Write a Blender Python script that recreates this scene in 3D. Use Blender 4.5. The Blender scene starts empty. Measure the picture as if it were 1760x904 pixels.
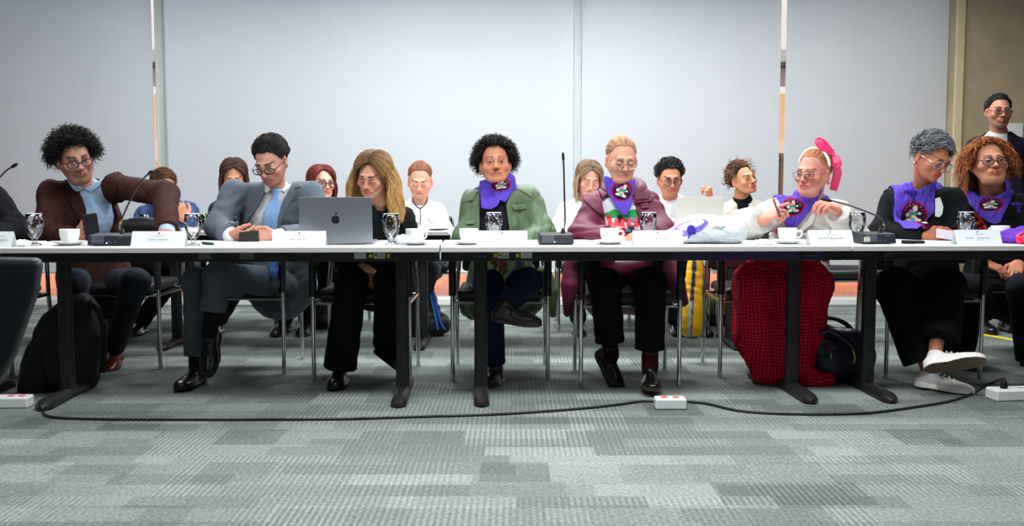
import bpy, math, random
import numpy as np
from mathutils import Vector, Matrix, Euler

# ---------------------------------------------------------------- camera, world, lights, exposure
C = bpy.context.scene.collection
SC = bpy.context.scene
CAM_H = 1.02
PITCH = math.radians(4.4)
F_PX = 35.0/36.0*1760
cam_data = bpy.data.cameras.new('camera'); cam_data.lens = 35.0; cam_data.sensor_width = 36.0
cam_data.sensor_fit = 'HORIZONTAL'; cam_data.clip_start = 0.05; cam_data.clip_end = 200
cam = bpy.data.objects.new('camera', cam_data); C.objects.link(cam)
cam.location = (0, 0, CAM_H); cam.rotation_euler = (math.pi/2-PITCH, 0, 0)
SC.camera = cam
SC.view_settings.view_transform = 'Standard'; SC.view_settings.look = 'None'
SC.view_settings.gamma = 1.0; SC.view_settings.use_curve_mapping = False
SC.view_settings.exposure = 0.35
SC.cycles.max_bounces = 8; SC.cycles.diffuse_bounces = 3; SC.cycles.glossy_bounces = 3
SC.cycles.transmission_bounces = 6; SC.cycles.transparent_max_bounces = 12
SC.cycles.caustics_reflective = False; SC.cycles.caustics_refractive = False
world = bpy.data.worlds.new('world'); SC.world = world; world.use_nodes = True
wn = world.node_tree.nodes; wl_ = world.node_tree.links
sky = wn.new('ShaderNodeTexSky'); sky.sky_type = 'HOSEK_WILKIE'; sky.turbidity = 8
sky.sun_direction = (-0.2, -0.35, 0.9)
wn['Background'].inputs['Strength'].default_value = 11.
wl_.new(sky.outputs[0], wn['Background'].inputs['Color'])

def area(name, loc, size, power, color=(1, 1, 1), target=None, shape='RECTANGLE', spread=180):
    l = bpy.data.lights.new(name, 'AREA'); l.energy = power; l.color = color
    l.shape = shape; l.size = size[0]; l.size_y = size[1]; l.spread = math.radians(spread)
    o = bpy.data.objects.new(name, l); C.objects.link(o); o.location = loc
    if target is None: o.rotation_euler = (0, 0, 0)
    else: o.rotation_euler = (Vector(target)-Vector(loc)).to_track_quat('-Z', 'Y').to_euler()
    return o
LAMPS = [  # x, y, size_x, size_y, power, spread
    (-2.1, 3.9, 1.2, 0.6, 24, 165), (0.2, 3.7, 1.2, 0.6, 66, 165), (2.3, 3.9, 1.2, 0.6, 26, 165),
    (-1.9, 1.2, 1.2, 0.6, 3, 165), (0.1, 2.4, 1.2, 0.6, 6, 84), (2.3, 1.2, 1.2, 0.6, 3, 165),
    (-2.2, 5.9, 1.2, 0.6, 16, 170), (0.1, 5.9, 1.2, 0.6, 40, 170), (2.4, 5.9, 1.2, 0.6, 22, 170),
    (-2.7, 7.0, 1.2, 0.6, 22, 170), (-.75, 7.0, 1.2, 0.6, 46, 170), (.95, 7.0, 1.2, 0.6, 44, 170), (2.7, 7.0, 1.2, 0.6, 20, 170)]  # unseen row added near the blinds to brighten their room side
CEIL = 3.0
for i, (x, y, sx, sy, p, spr) in enumerate(LAMPS):
    area('ceiling_lamp_light', (x, y, CEIL-0.06), (sx*.92, sy*.9), p, (0.95, 0.98, 1.0), spread=spr)

# ---------------------------------------------------------------- helpers: placing, tagging, meshes
def at(px, py, Y):
    dx = (px-880)/F_PX; dy = (452-py)/F_PX
    y = math.cos(PITCH)+dy*math.sin(PITCH); z = -math.sin(PITCH)+dy*math.cos(PITCH)
    t = Y/y
    return np.array([dx*t, Y, CAM_H+z*t])
def atf(px, py, z=0.0):
    dx = (px-880)/F_PX; dy = (452-py)/F_PX
    y = math.cos(PITCH)+dy*math.sin(PITCH); zz = -math.sin(PITCH)+dy*math.cos(PITCH)
    t = (z-CAM_H)/zz
    return np.array([dx*t, y*t, z])
def tag(o, label=None, cat=None, group=None, kind=None):
    if label: o['label'] = label
    if cat: o['category'] = cat
    if group: o['group'] = group
    if kind: o['kind'] = kind
    return o
def empty(name, loc, rz=0, label=None, cat=None, group=None):
    o = bpy.data.objects.new(name, None); C.objects.link(o); o.location = [float(c) for c in loc]
    o.rotation_euler = (0, 0, rz); o.empty_display_size = .05
    return tag(o, label, cat, group)
def fast_mesh(name, verts, faces, mat, cols=None, smooth=True, parent=None, origin=None, mats=None, fmat=None):
    """verts Nx3 array (world), faces: MxK int array or list of arrays"""
    verts = np.asarray(verts, np.float32)
    if origin is not None: verts = verts-np.asarray(origin, np.float32)
    me = bpy.data.meshes.new(name)
    if isinstance(faces, np.ndarray): flist = [faces]
    else: flist = [np.asarray(f) for f in faces if len(f)]
    lt = np.concatenate([np.full(len(f), f.shape[1]) for f in flist])
    li = np.concatenate([f.ravel() for f in flist]).astype(np.int32)
    me.vertices.add(len(verts)); me.vertices.foreach_set('co', verts.ravel())
    me.loops.add(len(li)); me.loops.foreach_set('vertex_index', li)
    me.polygons.add(len(lt))
    st = np.concatenate([[0], np.cumsum(lt)[:-1]]).astype(np.int32)
    me.polygons.foreach_set('loop_start', st); me.polygons.foreach_set('loop_total', lt.astype(np.int32))
    me.polygons.foreach_set('use_smooth', np.full(len(lt), smooth))
    if cols is not None:
        a = me.color_attributes.new('Col', 'FLOAT_COLOR', 'POINT')
        a.data.foreach_set('color', np.concatenate([cols, np.ones((len(cols), 1))], 1).astype(np.float32).ravel())
    me.update(calc_edges=True); me.validate()
    for m in (mats or [mat]): me.materials.append(m)
    if fmat is not None: me.polygons.foreach_set('material_index', np.asarray(fmat, np.int32))
    o = bpy.data.objects.new(name, me); C.objects.link(o)
    if parent is not None: o.parent = parent
    if origin is not None and parent is None: o.location = [float(c) for c in origin]
    return o

# ---------------------------------------------------------------- materials
def srgb(r, g, b):
    f = lambda c: ((c/255+.055)/1.055)**2.4 if c/255 > .04045 else c/255/12.92
    return (f(r), f(g), f(b))
MATS = {}
def mat(name, color=None, rough=.6, metal=0., bump=0., bscale=200., spec=.5, sheen=0., var=0., vscale=8., sss=0., trans=0., ior=1.45, alpha=1., coat=0., emit=None, estr=0):
    if name in MATS: return MATS[name]
    m = bpy.data.materials.new(name); m.use_nodes = True; MATS[name] = m
    nt = m.node_tree; b = nt.nodes['Principled BSDF']
    b.inputs['Roughness'].default_value = rough; b.inputs['Metallic'].default_value = metal
    b.inputs['Specular IOR Level'].default_value = spec; b.inputs['IOR'].default_value = ior
    b.inputs['Sheen Weight'].default_value = sheen; b.inputs['Coat Weight'].default_value = coat
    b.inputs['Transmission Weight'].default_value = trans; b.inputs['Alpha'].default_value = alpha
    tc = nt.nodes.new('ShaderNodeTexCoord')
    if sss:
        b.inputs['Subsurface Weight'].default_value = sss; b.inputs['Subsurface Radius'].default_value = (.6, .2, .1)
        b.inputs['Subsurface Scale'].default_value = .012
    if color is None:
        at_ = nt.nodes.new('ShaderNodeAttribute'); at_.attribute_name = 'Col'; src = at_.outputs['Color']
    else:
        rgb = nt.nodes.new('ShaderNodeRGB'); rgb.outputs[0].default_value = (*color, 1); src = rgb.outputs[0]
    if var:
        n = nt.nodes.new('ShaderNodeTexNoise'); n.inputs['Scale'].default_value = vscale; n.inputs['Detail'].default_value = 4
        nt.links.new(tc.outputs['Object'], n.inputs['Vector'])
        mr = nt.nodes.new('ShaderNodeMapRange'); mr.inputs[1].default_value = .3; mr.inputs[2].default_value = .7
        mr.inputs[3].default_value = 1-var; mr.inputs[4].default_value = 1+var
        nt.links.new(n.outputs['Fac'], mr.inputs[0])
        mx = nt.nodes.new('ShaderNodeVectorMath'); mx.operation = 'SCALE'
        nt.links.new(src, mx.inputs[0]); nt.links.new(mr.outputs[0], mx.inputs['Scale']); src = mx.outputs[0]
    nt.links.new(src, b.inputs['Base Color'])
    if bump:
        n = nt.nodes.new('ShaderNodeTexNoise'); n.inputs['Scale'].default_value = bscale; n.inputs['Detail'].default_value = 3
        nt.links.new(tc.outputs['Object'], n.inputs['Vector'])
        bp = nt.nodes.new('ShaderNodeBump'); bp.inputs['Strength'].default_value = bump; bp.inputs['Distance'].default_value = .004
        nt.links.new(n.outputs['Fac'], bp.inputs['Height']); nt.links.new(bp.outputs[0], b.inputs['Normal'])
    if emit:
        b.inputs['Emission Color'].default_value = (*emit, 1); b.inputs['Emission Strength'].default_value = estr
    return m
M_SKIN = mat('skin', None, .5, sss=.06, bump=.08, bscale=300, spec=.4)
M_CLOTH = mat('cloth_painted', None, .85, bump=.25, bscale=260, spec=.15, var=.08, vscale=14)
M_NYLON = mat('nylon_painted', None, .58, bump=.3, bscale=60, var=.06, vscale=14)
M_HAIR = mat('hair', None, .55, spec=.2, var=.15, vscale=60)
M_EYE = mat('eye', None, .12, spec=.6)
M_BLACKPL = mat('black_plastic', (.006, .006, .008), .5, spec=.25, bump=.1, bscale=400)
M_CHROME = mat('chrome', (.62, .63, .65), .16, metal=1.)
M_GOLD = mat('brass', (.7, .5, .15), .3, metal=1.)
M_FRAME_BLACK = mat('spectacle_black', (.01, .01, .012), .3)
M_FRAME_METAL = mat('spectacle_metal', (.45, .42, .4), .25, metal=1.)

def glass_mat(name, tint=(1, 1, 1), alpha=.15, rough=.02):
    if name in MATS: return MATS[name]
    m = bpy.data.materials.new(name); m.use_nodes = True; MATS[name] = m
    nt = m.node_tree; nt.nodes.clear()
    out = nt.nodes.new('ShaderNodeOutputMaterial'); t = nt.nodes.new('ShaderNodeBsdfTransparent')
    t.inputs[0].default_value = (*tint, 1)
    g = nt.nodes.new('ShaderNodeBsdfGlossy'); g.inputs['Roughness'].default_value = rough
    fr = nt.nodes.new('ShaderNodeFresnel'); fr.inputs[0].default_value = 1.45
    ad = nt.nodes.new('ShaderNodeMath'); ad.operation = 'ADD'; ad.inputs[1].default_value = alpha
    mx = nt.nodes.new('ShaderNodeMixShader')
    nt.links.new(fr.outputs[0], ad.inputs[0]); nt.links.new(ad.outputs[0], mx.inputs[0])
    nt.links.new(t.outputs[0], mx.inputs[1]); nt.links.new(g.outputs[0], mx.inputs[2])
    nt.links.new(mx.outputs[0], out.inputs[0])
    return m
M_LENS = glass_mat('lens_glass', (.96, .95, .99), .01)
M_PANE = glass_mat('window_glass', (.95, .98, .97), .02)

# ---------------------------------------------------------------- hard-surface mesh collector
def rotz(a): return np.array([[math.cos(a), -math.sin(a), 0], [math.sin(a), math.cos(a), 0], [0, 0, 1]])
def rotx(a): return np.array([[1, 0, 0], [0, math.cos(a), -math.sin(a)], [0, math.sin(a), math.cos(a)]])
def roty(a): return np.array([[math.cos(a), 0, math.sin(a)], [0, 1, 0], [-math.sin(a), 0, math.cos(a)]])
class MB:
    def __init__(s): s.v = []; s.f4 = []; s.f3 = []; s.n = 0; s.fn = []
    def add(s, v, f):
        v = np.asarray(v, float); s.v.append(v)
        for q in f:
            q = [i+s.n for i in q]; s.fn.append(q)
        s.n += len(v); return s
    def box(s, c, d, R=None, bev=.0):
        c = np.asarray(c, float); hx, hy, hz = [k/2 for k in d]; b = min(bev, hx*.9, hy*.9, hz*.9)
        if b <= 0:
            P = np.array([[x, y, z] for z in (-hz, hz) for x, y in ((-hx, -hy), (hx, -hy), (hx, hy), (-hx, hy))])
            F = [(3, 2, 1, 0), (4, 5, 6, 7), (0, 1, 5, 4), (1, 2, 6, 5), (2, 3, 7, 6), (3, 0, 4, 7)]
        else:
            rings = []
            for z, r in ((-hz, b), (-hz+b, 0), (hz-b, 0), (hz, b)):
                ring = []
                for sx, sy in ((-1, -1), (1, -1), (1, 1), (-1, 1)):
                    pts = [(sx*(hx-b), sy*(hy-r)), (sx*(hx-r), sy*(hy-b))]
                    if sx*sy > 0: pts = pts[::-1] if False else pts
                    if (sx, sy) in ((-1, -1), (1, 1)): pts = [pts[1], pts[0]]
                    ring += [(x, y, z) for x, y in pts]
                rings.append(ring)
            P = np.array([p for r in rings for p in r]); F = []
            for k in range(3):
                for i in range(8):
                    j = (i+1) % 8; F.append((k*8+i, k*8+j, k*8+8+j, k*8+8+i))
            F.append(tuple(range(7, -1, -1))); F.append(tuple(range(24, 32)))
        if R is not None: P = P@np.asarray(R).T
        return s.add(P+c, F)
    def tube(s, pts, r, n=10, cap=True, closed=False, flat=1.):
        pts = np.asarray(pts, float); m = len(pts)
        rr = np.broadcast_to(np.asarray(r, float), (m,))
        T = np.gradient(pts, axis=0) if not closed else np.roll(pts, -1, 0)-np.roll(pts, 1, 0)
        T /= np.linalg.norm(T, axis=1)[:, None]+1e-9
        ref = np.array([0, 0, 1.]) if abs(T[0][2]) < .9 else np.array([0, 1., 0])
        N = []; u = ref-T[0]*ref.dot(T[0]); u /= np.linalg.norm(u)
        for k in range(m):
            u = u-T[k]*u.dot(T[k]); u /= np.linalg.norm(u)+1e-9; N.append(u)
        N = np.array(N); B = np.cross(T, N)
        a = np.linspace(0, 2*math.pi, n, endpoint=False)
        V = (pts[:, None]+rr[:, None, None]*(np.cos(a)[None, :, None]*N[:, None]+flat*np.sin(a)[None, :, None]*B[:, None])).reshape(-1, 3)
        F = []
        for k in range(m if closed else m-1):
            k2 = (k+1) % m
            for i in range(n):
                j = (i+1) % n; F.append((k*n+i, k*n+j, k2*n+j, k2*n+i))
        if cap and not closed: F.append(tuple(range(n-1, -1, -1))); F.append(tuple((m-1)*n+i for i in range(n)))
        return s.add(V, F)
    def lathe(s, prof, c=(0, 0, 0), n=32, R=None):
        a = np.linspace(0, 2*math.pi, n, endpoint=False); V = []
        for r, z in prof:
            for t in a: V.append((max(r, 1e-4)*math.cos(t), max(r, 1e-4)*math.sin(t), z))
        V = np.array(V); F = []
        for k in range(len(prof)-1):
            for i in range(n):
                j = (i+1) % n; F.append((k*n+i, k*n+j, k*n+n+j, k*n+n+i))
        if R is not None: V = V@np.asarray(R).T
        return s.add(V+np.asarray(c), F)
    def prism(s, poly, y0, y1, R=None, c=(0, 0, 0)):
        """poly in (x,z), extruded along y"""
        n = len(poly); V = np.array([(x, y0, z) for x, z in poly]+[(x, y1, z) for x, z in poly], float)
        if R is not None: V = V@np.asarray(R).T
        F = [tuple(range(n)), tuple(range(2*n-1, n-1, -1))]+[(i, i+n, (i+1) % n+n, (i+1) % n) for i in range(n)]
        return s.add(V+np.asarray(c), F)
    def build(s, name, m, parent=None, smooth=False, bevel=0., origin=None, autos=True):
        V = np.concatenate(s.v)
        if origin is not None: V = V-np.asarray(origin)
        me = bpy.data.meshes.new(name); me.from_pydata(V.tolist(), [], s.fn); me.update()
        me.materials.append(m)
        o = bpy.data.objects.new(name, me); C.objects.link(o)
        if parent is not None: o.parent = parent
        elif origin is not None: o.location = [float(k) for k in origin]
        if bevel:
            b = o.modifiers.new('bevel', 'BEVEL'); b.width = bevel; b.segments = 2; b.limit_method = 'ANGLE'
        if smooth:
            me.polygons.foreach_set('use_smooth', [True]*len(me.polygons))
            if autos:
                me.set_sharp_from_angle(angle=math.radians(45))
        return o
def copy_tree(o, parent=None):
    c = o.copy(); C.objects.link(c)
    if parent is not None: c.parent = parent
    for ch in list(o.children): copy_tree(ch, c)
    return c
def spline(pts, n=24):
    pts = np.asarray(pts, float); m = len(pts)
    P = np.concatenate([[2*pts[0]-pts[1]], pts, [2*pts[-1]-pts[-2]]]); out = []
    for i in range(m-1):
        p0, p1, p2, p3 = P[i:i+4]
        for t in np.linspace(0, 1, max(2, n//(m-1)), endpoint=False):
            out.append(.5*((2*p1)+(-p0+p2)*t+(2*p0-5*p1+4*p2-p3)*t*t+(-p0+3*p1-3*p2+p3)*t**3))
    out.append(pts[-1]); return np.array(out)

# ---------------------------------------------------------------- signed-distance sculpting
def nrm(v): v = np.asarray(v, float); return v/(np.linalg.norm(v)+1e-12)
def frame(up, right):
    u = nrm(up); r = np.asarray(right, float); r = nrm(r-u*r.dot(u)); return np.stack([r, np.cross(u, r), u], 1)  # columns: right, back, up
class Grid:
    def __init__(s, lo, hi, h, D=None):
        s.lo = np.asarray(lo, np.float32); s.h = h
        s.n = np.maximum(np.ceil((np.asarray(hi)-s.lo)/h).astype(int)+1, 4)
        s.D = np.full(s.n, .5, np.float32) if D is None else D
        s.ax = [s.lo[i]+np.arange(s.n[i], dtype=np.float32)*h for i in range(3)]
    def copy(s):
        g = Grid.__new__(Grid); g.lo = s.lo; g.h = s.h; g.n = s.n; g.ax = s.ax; g.D = s.D.copy(); return g
    def block(s, lo, hi):
        a = np.clip(np.floor((np.asarray(lo)-s.lo)/s.h).astype(int), 0, s.n); b = np.clip(np.ceil((np.asarray(hi)-s.lo)/s.h).astype(int)+1, 0, s.n)
        if np.any(b <= a): return None
        sl = tuple(slice(a[i], b[i]) for i in range(3))
        return sl, s.ax[0][sl[0]][:, None, None], s.ax[1][sl[1]][None, :, None], s.ax[2][sl[2]][None, None, :]
    def _op(s, sl, d, op, k):
        D = s.D[sl]
        if op == 'sub': d = -d
        if k > 0:
            hh = np.maximum(k-np.abs(D-d), 0)/k; q = hh*hh*k*.25
        else: q = 0
        s.D[sl] = np.minimum(D, d)-q if op == 'add' else np.maximum(D, d)+q
    def cone(s, a, b, ra, rb, k=.02, op='add', flat=None, sq=None):
        a = np.asarray(a, float); b = np.asarray(b, float); m = max(ra, rb)+.04+k
        B = s.block(np.minimum(a, b)-m, np.maximum(a, b)+m)
        if B is None: return s
        sl, X, Y, Z = B; ab = b-a; L2 = ab.dot(ab)+1e-12
        px, py, pz = X-a[0], Y-a[1], Z-a[2]
        dt = px*ab[0]+py*ab[1]+pz*ab[2]
        t = np.clip(dt/L2, 0, 1)
        if sq is not None:  # squash along direction sq=(vec, factor)
            v, fct = sq; v = nrm(v)
            qx, qy, qz = px-t*ab[0], py-t*ab[1], pz-t*ab[2]
            w = (qx*v[0]+qy*v[1]+qz*v[2])*(fct-1)
            d = np.sqrt((qx+w*v[0])**2+(qy+w*v[1])**2+(qz+w*v[2])**2)-(ra+(rb-ra)*t)
        else:
            d = np.sqrt((px-t*ab[0])**2+(py-t*ab[1])**2+(pz-t*ab[2])**2)-(ra+(rb-ra)*t)
        L = math.sqrt(L2)
        if flat in ('b', 'ab'): d = np.maximum(d, dt/L-L)
        if flat in ('a', 'ab'): d = np.maximum(d, -dt/L)
        s._op(sl, d, op, k); return s
    def path(s, pts, r, k=.015, op='add'):
        r = np.broadcast_to(r, (len(pts),))
        for i in range(len(pts)-1): s.cone(pts[i], pts[i+1], r[i], r[i+1], k, op)
        return s
    def ell(s, c, r, R=None, k=.02, op='add'):
        c = np.asarray(c, float); r = np.asarray(r, float); m = max(r)+.04+k
        B = s.block(c-m, c+m)
        if B is None: return s
        sl, X, Y, Z = B; px, py, pz = X-c[0], Y-c[1], Z-c[2]
        if R is not None:
            px, py, pz = [px*R[0][i]+py*R[1][i]+pz*R[2][i] for i in range(3)]
        k0 = np.sqrt((px/r[0])**2+(py/r[1])**2+(pz/r[2])**2); k1 = np.sqrt((px/r[0]**2)**2+(py/r[1]**2)**2+(pz/r[2]**2)**2)
        d = k0*(k0-1)/(k1+1e-9); d = np.where(k0 < .05, -min(r), d)
        s._op(sl, d, op, k); return s
    def box(s, c, r, R=None, k=.01, rnd=.005, op='add'):
        c = np.asarray(c, float); r = np.asarray(r, float)-rnd; m = np.linalg.norm(r)+.04+k
        B = s.block(c-m, c+m)
        if B is None: return s
        sl, X, Y, Z = B; px, py, pz = X-c[0], Y-c[1], Z-c[2]
        if R is not None: px, py, pz = [px*R[0][i]+py*R[1][i]+pz*R[2][i] for i in range(3)]
        qx, qy, qz = np.abs(px)-r[0], np.abs(py)-r[1], np.abs(pz)-r[2]
        d = np.sqrt(np.maximum(qx, 0)**2+np.maximum(qy, 0)**2+np.maximum(qz, 0)**2)+np.minimum(np.maximum(qx, np.maximum(qy, qz)), 0)-rnd
        s._op(sl, d, op, k); return s
    def plane(s, p, n, k=.0):
        """cut away everything on the side the normal points to"""
        n = nrm(n); X, Y, Z = s.ax[0][:, None, None], s.ax[1][None, :, None], s.ax[2][None, None, :]
        s.D = np.maximum(s.D, (X-p[0])*n[0]+(Y-p[1])*n[1]+(Z-p[2])*n[2]).astype(np.float32); return s
    def poly2(s, poly, axes=(0, 2)):
        P = np.asarray(poly, np.float32); U = s.ax[axes[0]][:, None]; V = s.ax[axes[1]][None, :]
        d = np.full((len(s.ax[axes[0]]), len(s.ax[axes[1]])), 1e9, np.float32); ins = np.zeros(d.shape, bool)
        for i in range(len(P)):
            a = P[i]; b = P[(i+1) % len(P)]; e = b-a; w0 = U-a[0]; w1 = V-a[1]
            t = np.clip((w0*e[0]+w1*e[1])/(e@e+1e-12), 0, 1)
            d = np.minimum(d, (w0-e[0]*t)**2+(w1-e[1]*t)**2)
            c = ((V >= a[1]) != (V >= b[1])) & (((w0*e[1]-w1*e[0]) < 0) == (e[1] > 0))
            ins ^= np.broadcast_to(c, ins.shape)
        d = np.sqrt(d); return np.where(ins, -d, d)
    def carve(s, poly, y1, y0=-99, k=.004):
        """remove a prism (x,z polygon) for y<y1"""
        d2 = s.poly2(poly)[:, None, :]; Y = s.ax[1][None, :, None]
        d = np.maximum(d2, Y-y1); d = np.maximum(d, y0-Y)
        s._op(tuple([slice(None)]*3), np.broadcast_to(d, s.D.shape), 'sub', k); return s
    def patch(s, poly, off, t, y1, rnd=.004, y0=-99):
        """a cloth panel lying over the surface: inside the (x,z) polygon, thickness 2t centred at offset off"""
        g = s.copy(); d2 = s.poly2(poly)[:, None, :]; Y = s.ax[1][None, :, None]
        e = np.maximum(np.maximum(d2, Y-y1), y0-Y)+rnd; f = np.abs(s.D-off)-t+rnd
        g.D = (np.sqrt(np.maximum(e, 0)**2+np.maximum(f, 0)**2)+np.minimum(np.maximum(e, f), 0)-rnd).astype(np.float32); return g
    def union(s, o, k=.0):
        s._op(tuple([slice(None)]*3), o.D, 'add', k); return s
    def wrinkle(s, amp, freq, seed=0, stretch=(1, 1, 1), ridge=False):
        rs = np.random.RandomState(seed); m = np.abs(s.D) < amp*2.5+s.h*3; I = np.nonzero(m)
        P = np.stack([s.ax[i][I[i]] for i in range(3)], 1)*np.asarray(stretch, np.float32)
        w = np.zeros(len(P), np.float32); q = np.zeros(len(P), np.float32)
        for j in range(3): q += np.sin(P@(rs.randn(3)*freq*.5).astype(np.float32)+rs.rand()*6)
        for j in range(5):
            k = rs.randn(3); k = k/np.linalg.norm(k)*freq*(.7+.9*rs.rand()); v = np.sin(P@k.astype(np.float32)+rs.rand()*6.28+1.3*q)
            w += (1-2*np.abs(v)) if ridge else v
        s.D[I] += w*(amp/3.); return s
    def surface(s):
        D = s.D; n = s.n
        # close at the border
        for a in range(3):
            ix = [slice(None)]*3
            for e in (0, -1): ix[a] = e; D[tuple(ix)] = np.maximum(D[tuple(ix)], s.h*.2)
        S = D < 0; c = np.zeros(n-1, np.uint8)
        for i in (0, 1):
            for j in (0, 1):
                for k in (0, 1): c += S[i:n[0]-1+i, j:n[1]-1+j, k:n[2]-1+k]
        act = (c > 0) & (c < 8); I = np.stack(np.nonzero(act), 1); N = len(I)
        if N == 0: return np.zeros((0, 3)), np.zeros((0, 4), int)
        idx = np.full(n-1, -1, np.int32); idx[act] = np.arange(N)
        acc = np.zeros((N, 3), np.float32); cnt = np.zeros(N, np.float32)
        cor = [np.array(o) for o in ((0, 0, 0), (1, 0, 0), (0, 1, 0), (1, 1, 0), (0, 0, 1), (1, 0, 1), (0, 1, 1), (1, 1, 1))]
        val = [D[I[:, 0]+o[0], I[:, 1]+o[1], I[:, 2]+o[2]] for o in cor]
        for a in range(8):
            for b in range(a+1, 8):
                dd = cor[b]-cor[a]
                if abs(dd).sum() != 1: continue
                m = (val[a] < 0) != (val[b] < 0); va = val[a][m]; vb = val[b][m]; t = (va/(va-vb))[:, None]
                acc[m] += cor[a]+t*dd; cnt[m] += 1
        V = (I+acc/cnt[:, None])*s.h+s.lo; F = []
        for a in range(3):
            b, d = (a+1) % 3, (a+2) % 3; sa = [slice(None)]*3; sb = [slice(None)]*3
            sa[a] = slice(0, -1); sb[a] = slice(1, None); A = S[tuple(sa)]; Bq = S[tuple(sb)]
            E = np.stack(np.nonzero(A != Bq), 1); fl = A[E[:, 0], E[:, 1], E[:, 2]]
            ok = (E[:, b] > 0) & (E[:, d] > 0) & (E[:, b] < n[b]-1) & (E[:, d] < n[d]-1); E = E[ok]; fl = fl[ok]
            q = []
            for ob, od in ((0, 0), (-1, 0), (-1, -1), (0, -1)):
                e = E.copy(); e[:, b] += ob; e[:, d] += od; q.append(idx[e[:, 0], e[:, 1], e[:, 2]])
            q = np.stack(q, 1); q[~fl] = q[~fl][:, ::-1]; F.append(q)
        F = np.concatenate(F); F = F[(F >= 0).all(1)]
        return V, F
    def mesh(s, name, m, paint=None, parent=None, origin=None, color=None, xf=None):
        V, F = s.surface(); cols = None
        if paint is not None: cols = paint(V)
        elif color is not None: cols = np.tile(np.asarray(color, float), (len(V), 1))
        if xf is not None: V = V@xf[0].T+xf[1]
        return fast_mesh(name, V, F, m, cols, parent=parent, origin=origin)
def tubes(paths, rad, sides=5):
    """paths N,M,3 ; rad N,M -> verts, faces"""
    N, M, _ = paths.shape
    T = np.gradient(paths, axis=1); T /= np.linalg.norm(T, axis=2, keepdims=True)+1e-9
    ref = np.where(np.abs(T[..., 2:3]) < .9, np.array([0, 0, 1.]), np.array([1., 0, 0]))
    ref = ref[:, :1].repeat(M, 1)*0+ref[:, M//2:M//2+1]
    A = np.cross(T, ref); A /= np.linalg.norm(A, axis=2, keepdims=True)+1e-9; B = np.cross(T, A)
    a = np.linspace(0, 2*np.pi, sides, endpoint=False)
    V = paths[:, :, None]+rad[:, :, None, None]*(np.cos(a)[:, None]*A[:, :, None]+np.sin(a)[:, None]*B[:, :, None])
    base = (np.arange(N)*M*sides)[:, None, None]+(np.arange(M-1)*sides)[None, :, None]; i = np.arange(sides)[None, None, :]; j = (i+1) % sides
    F = np.stack([base+i, base+j, base+sides+j, base+sides+i], -1).reshape(-1, 4)
    return V.reshape(-1, 3), F
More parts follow.
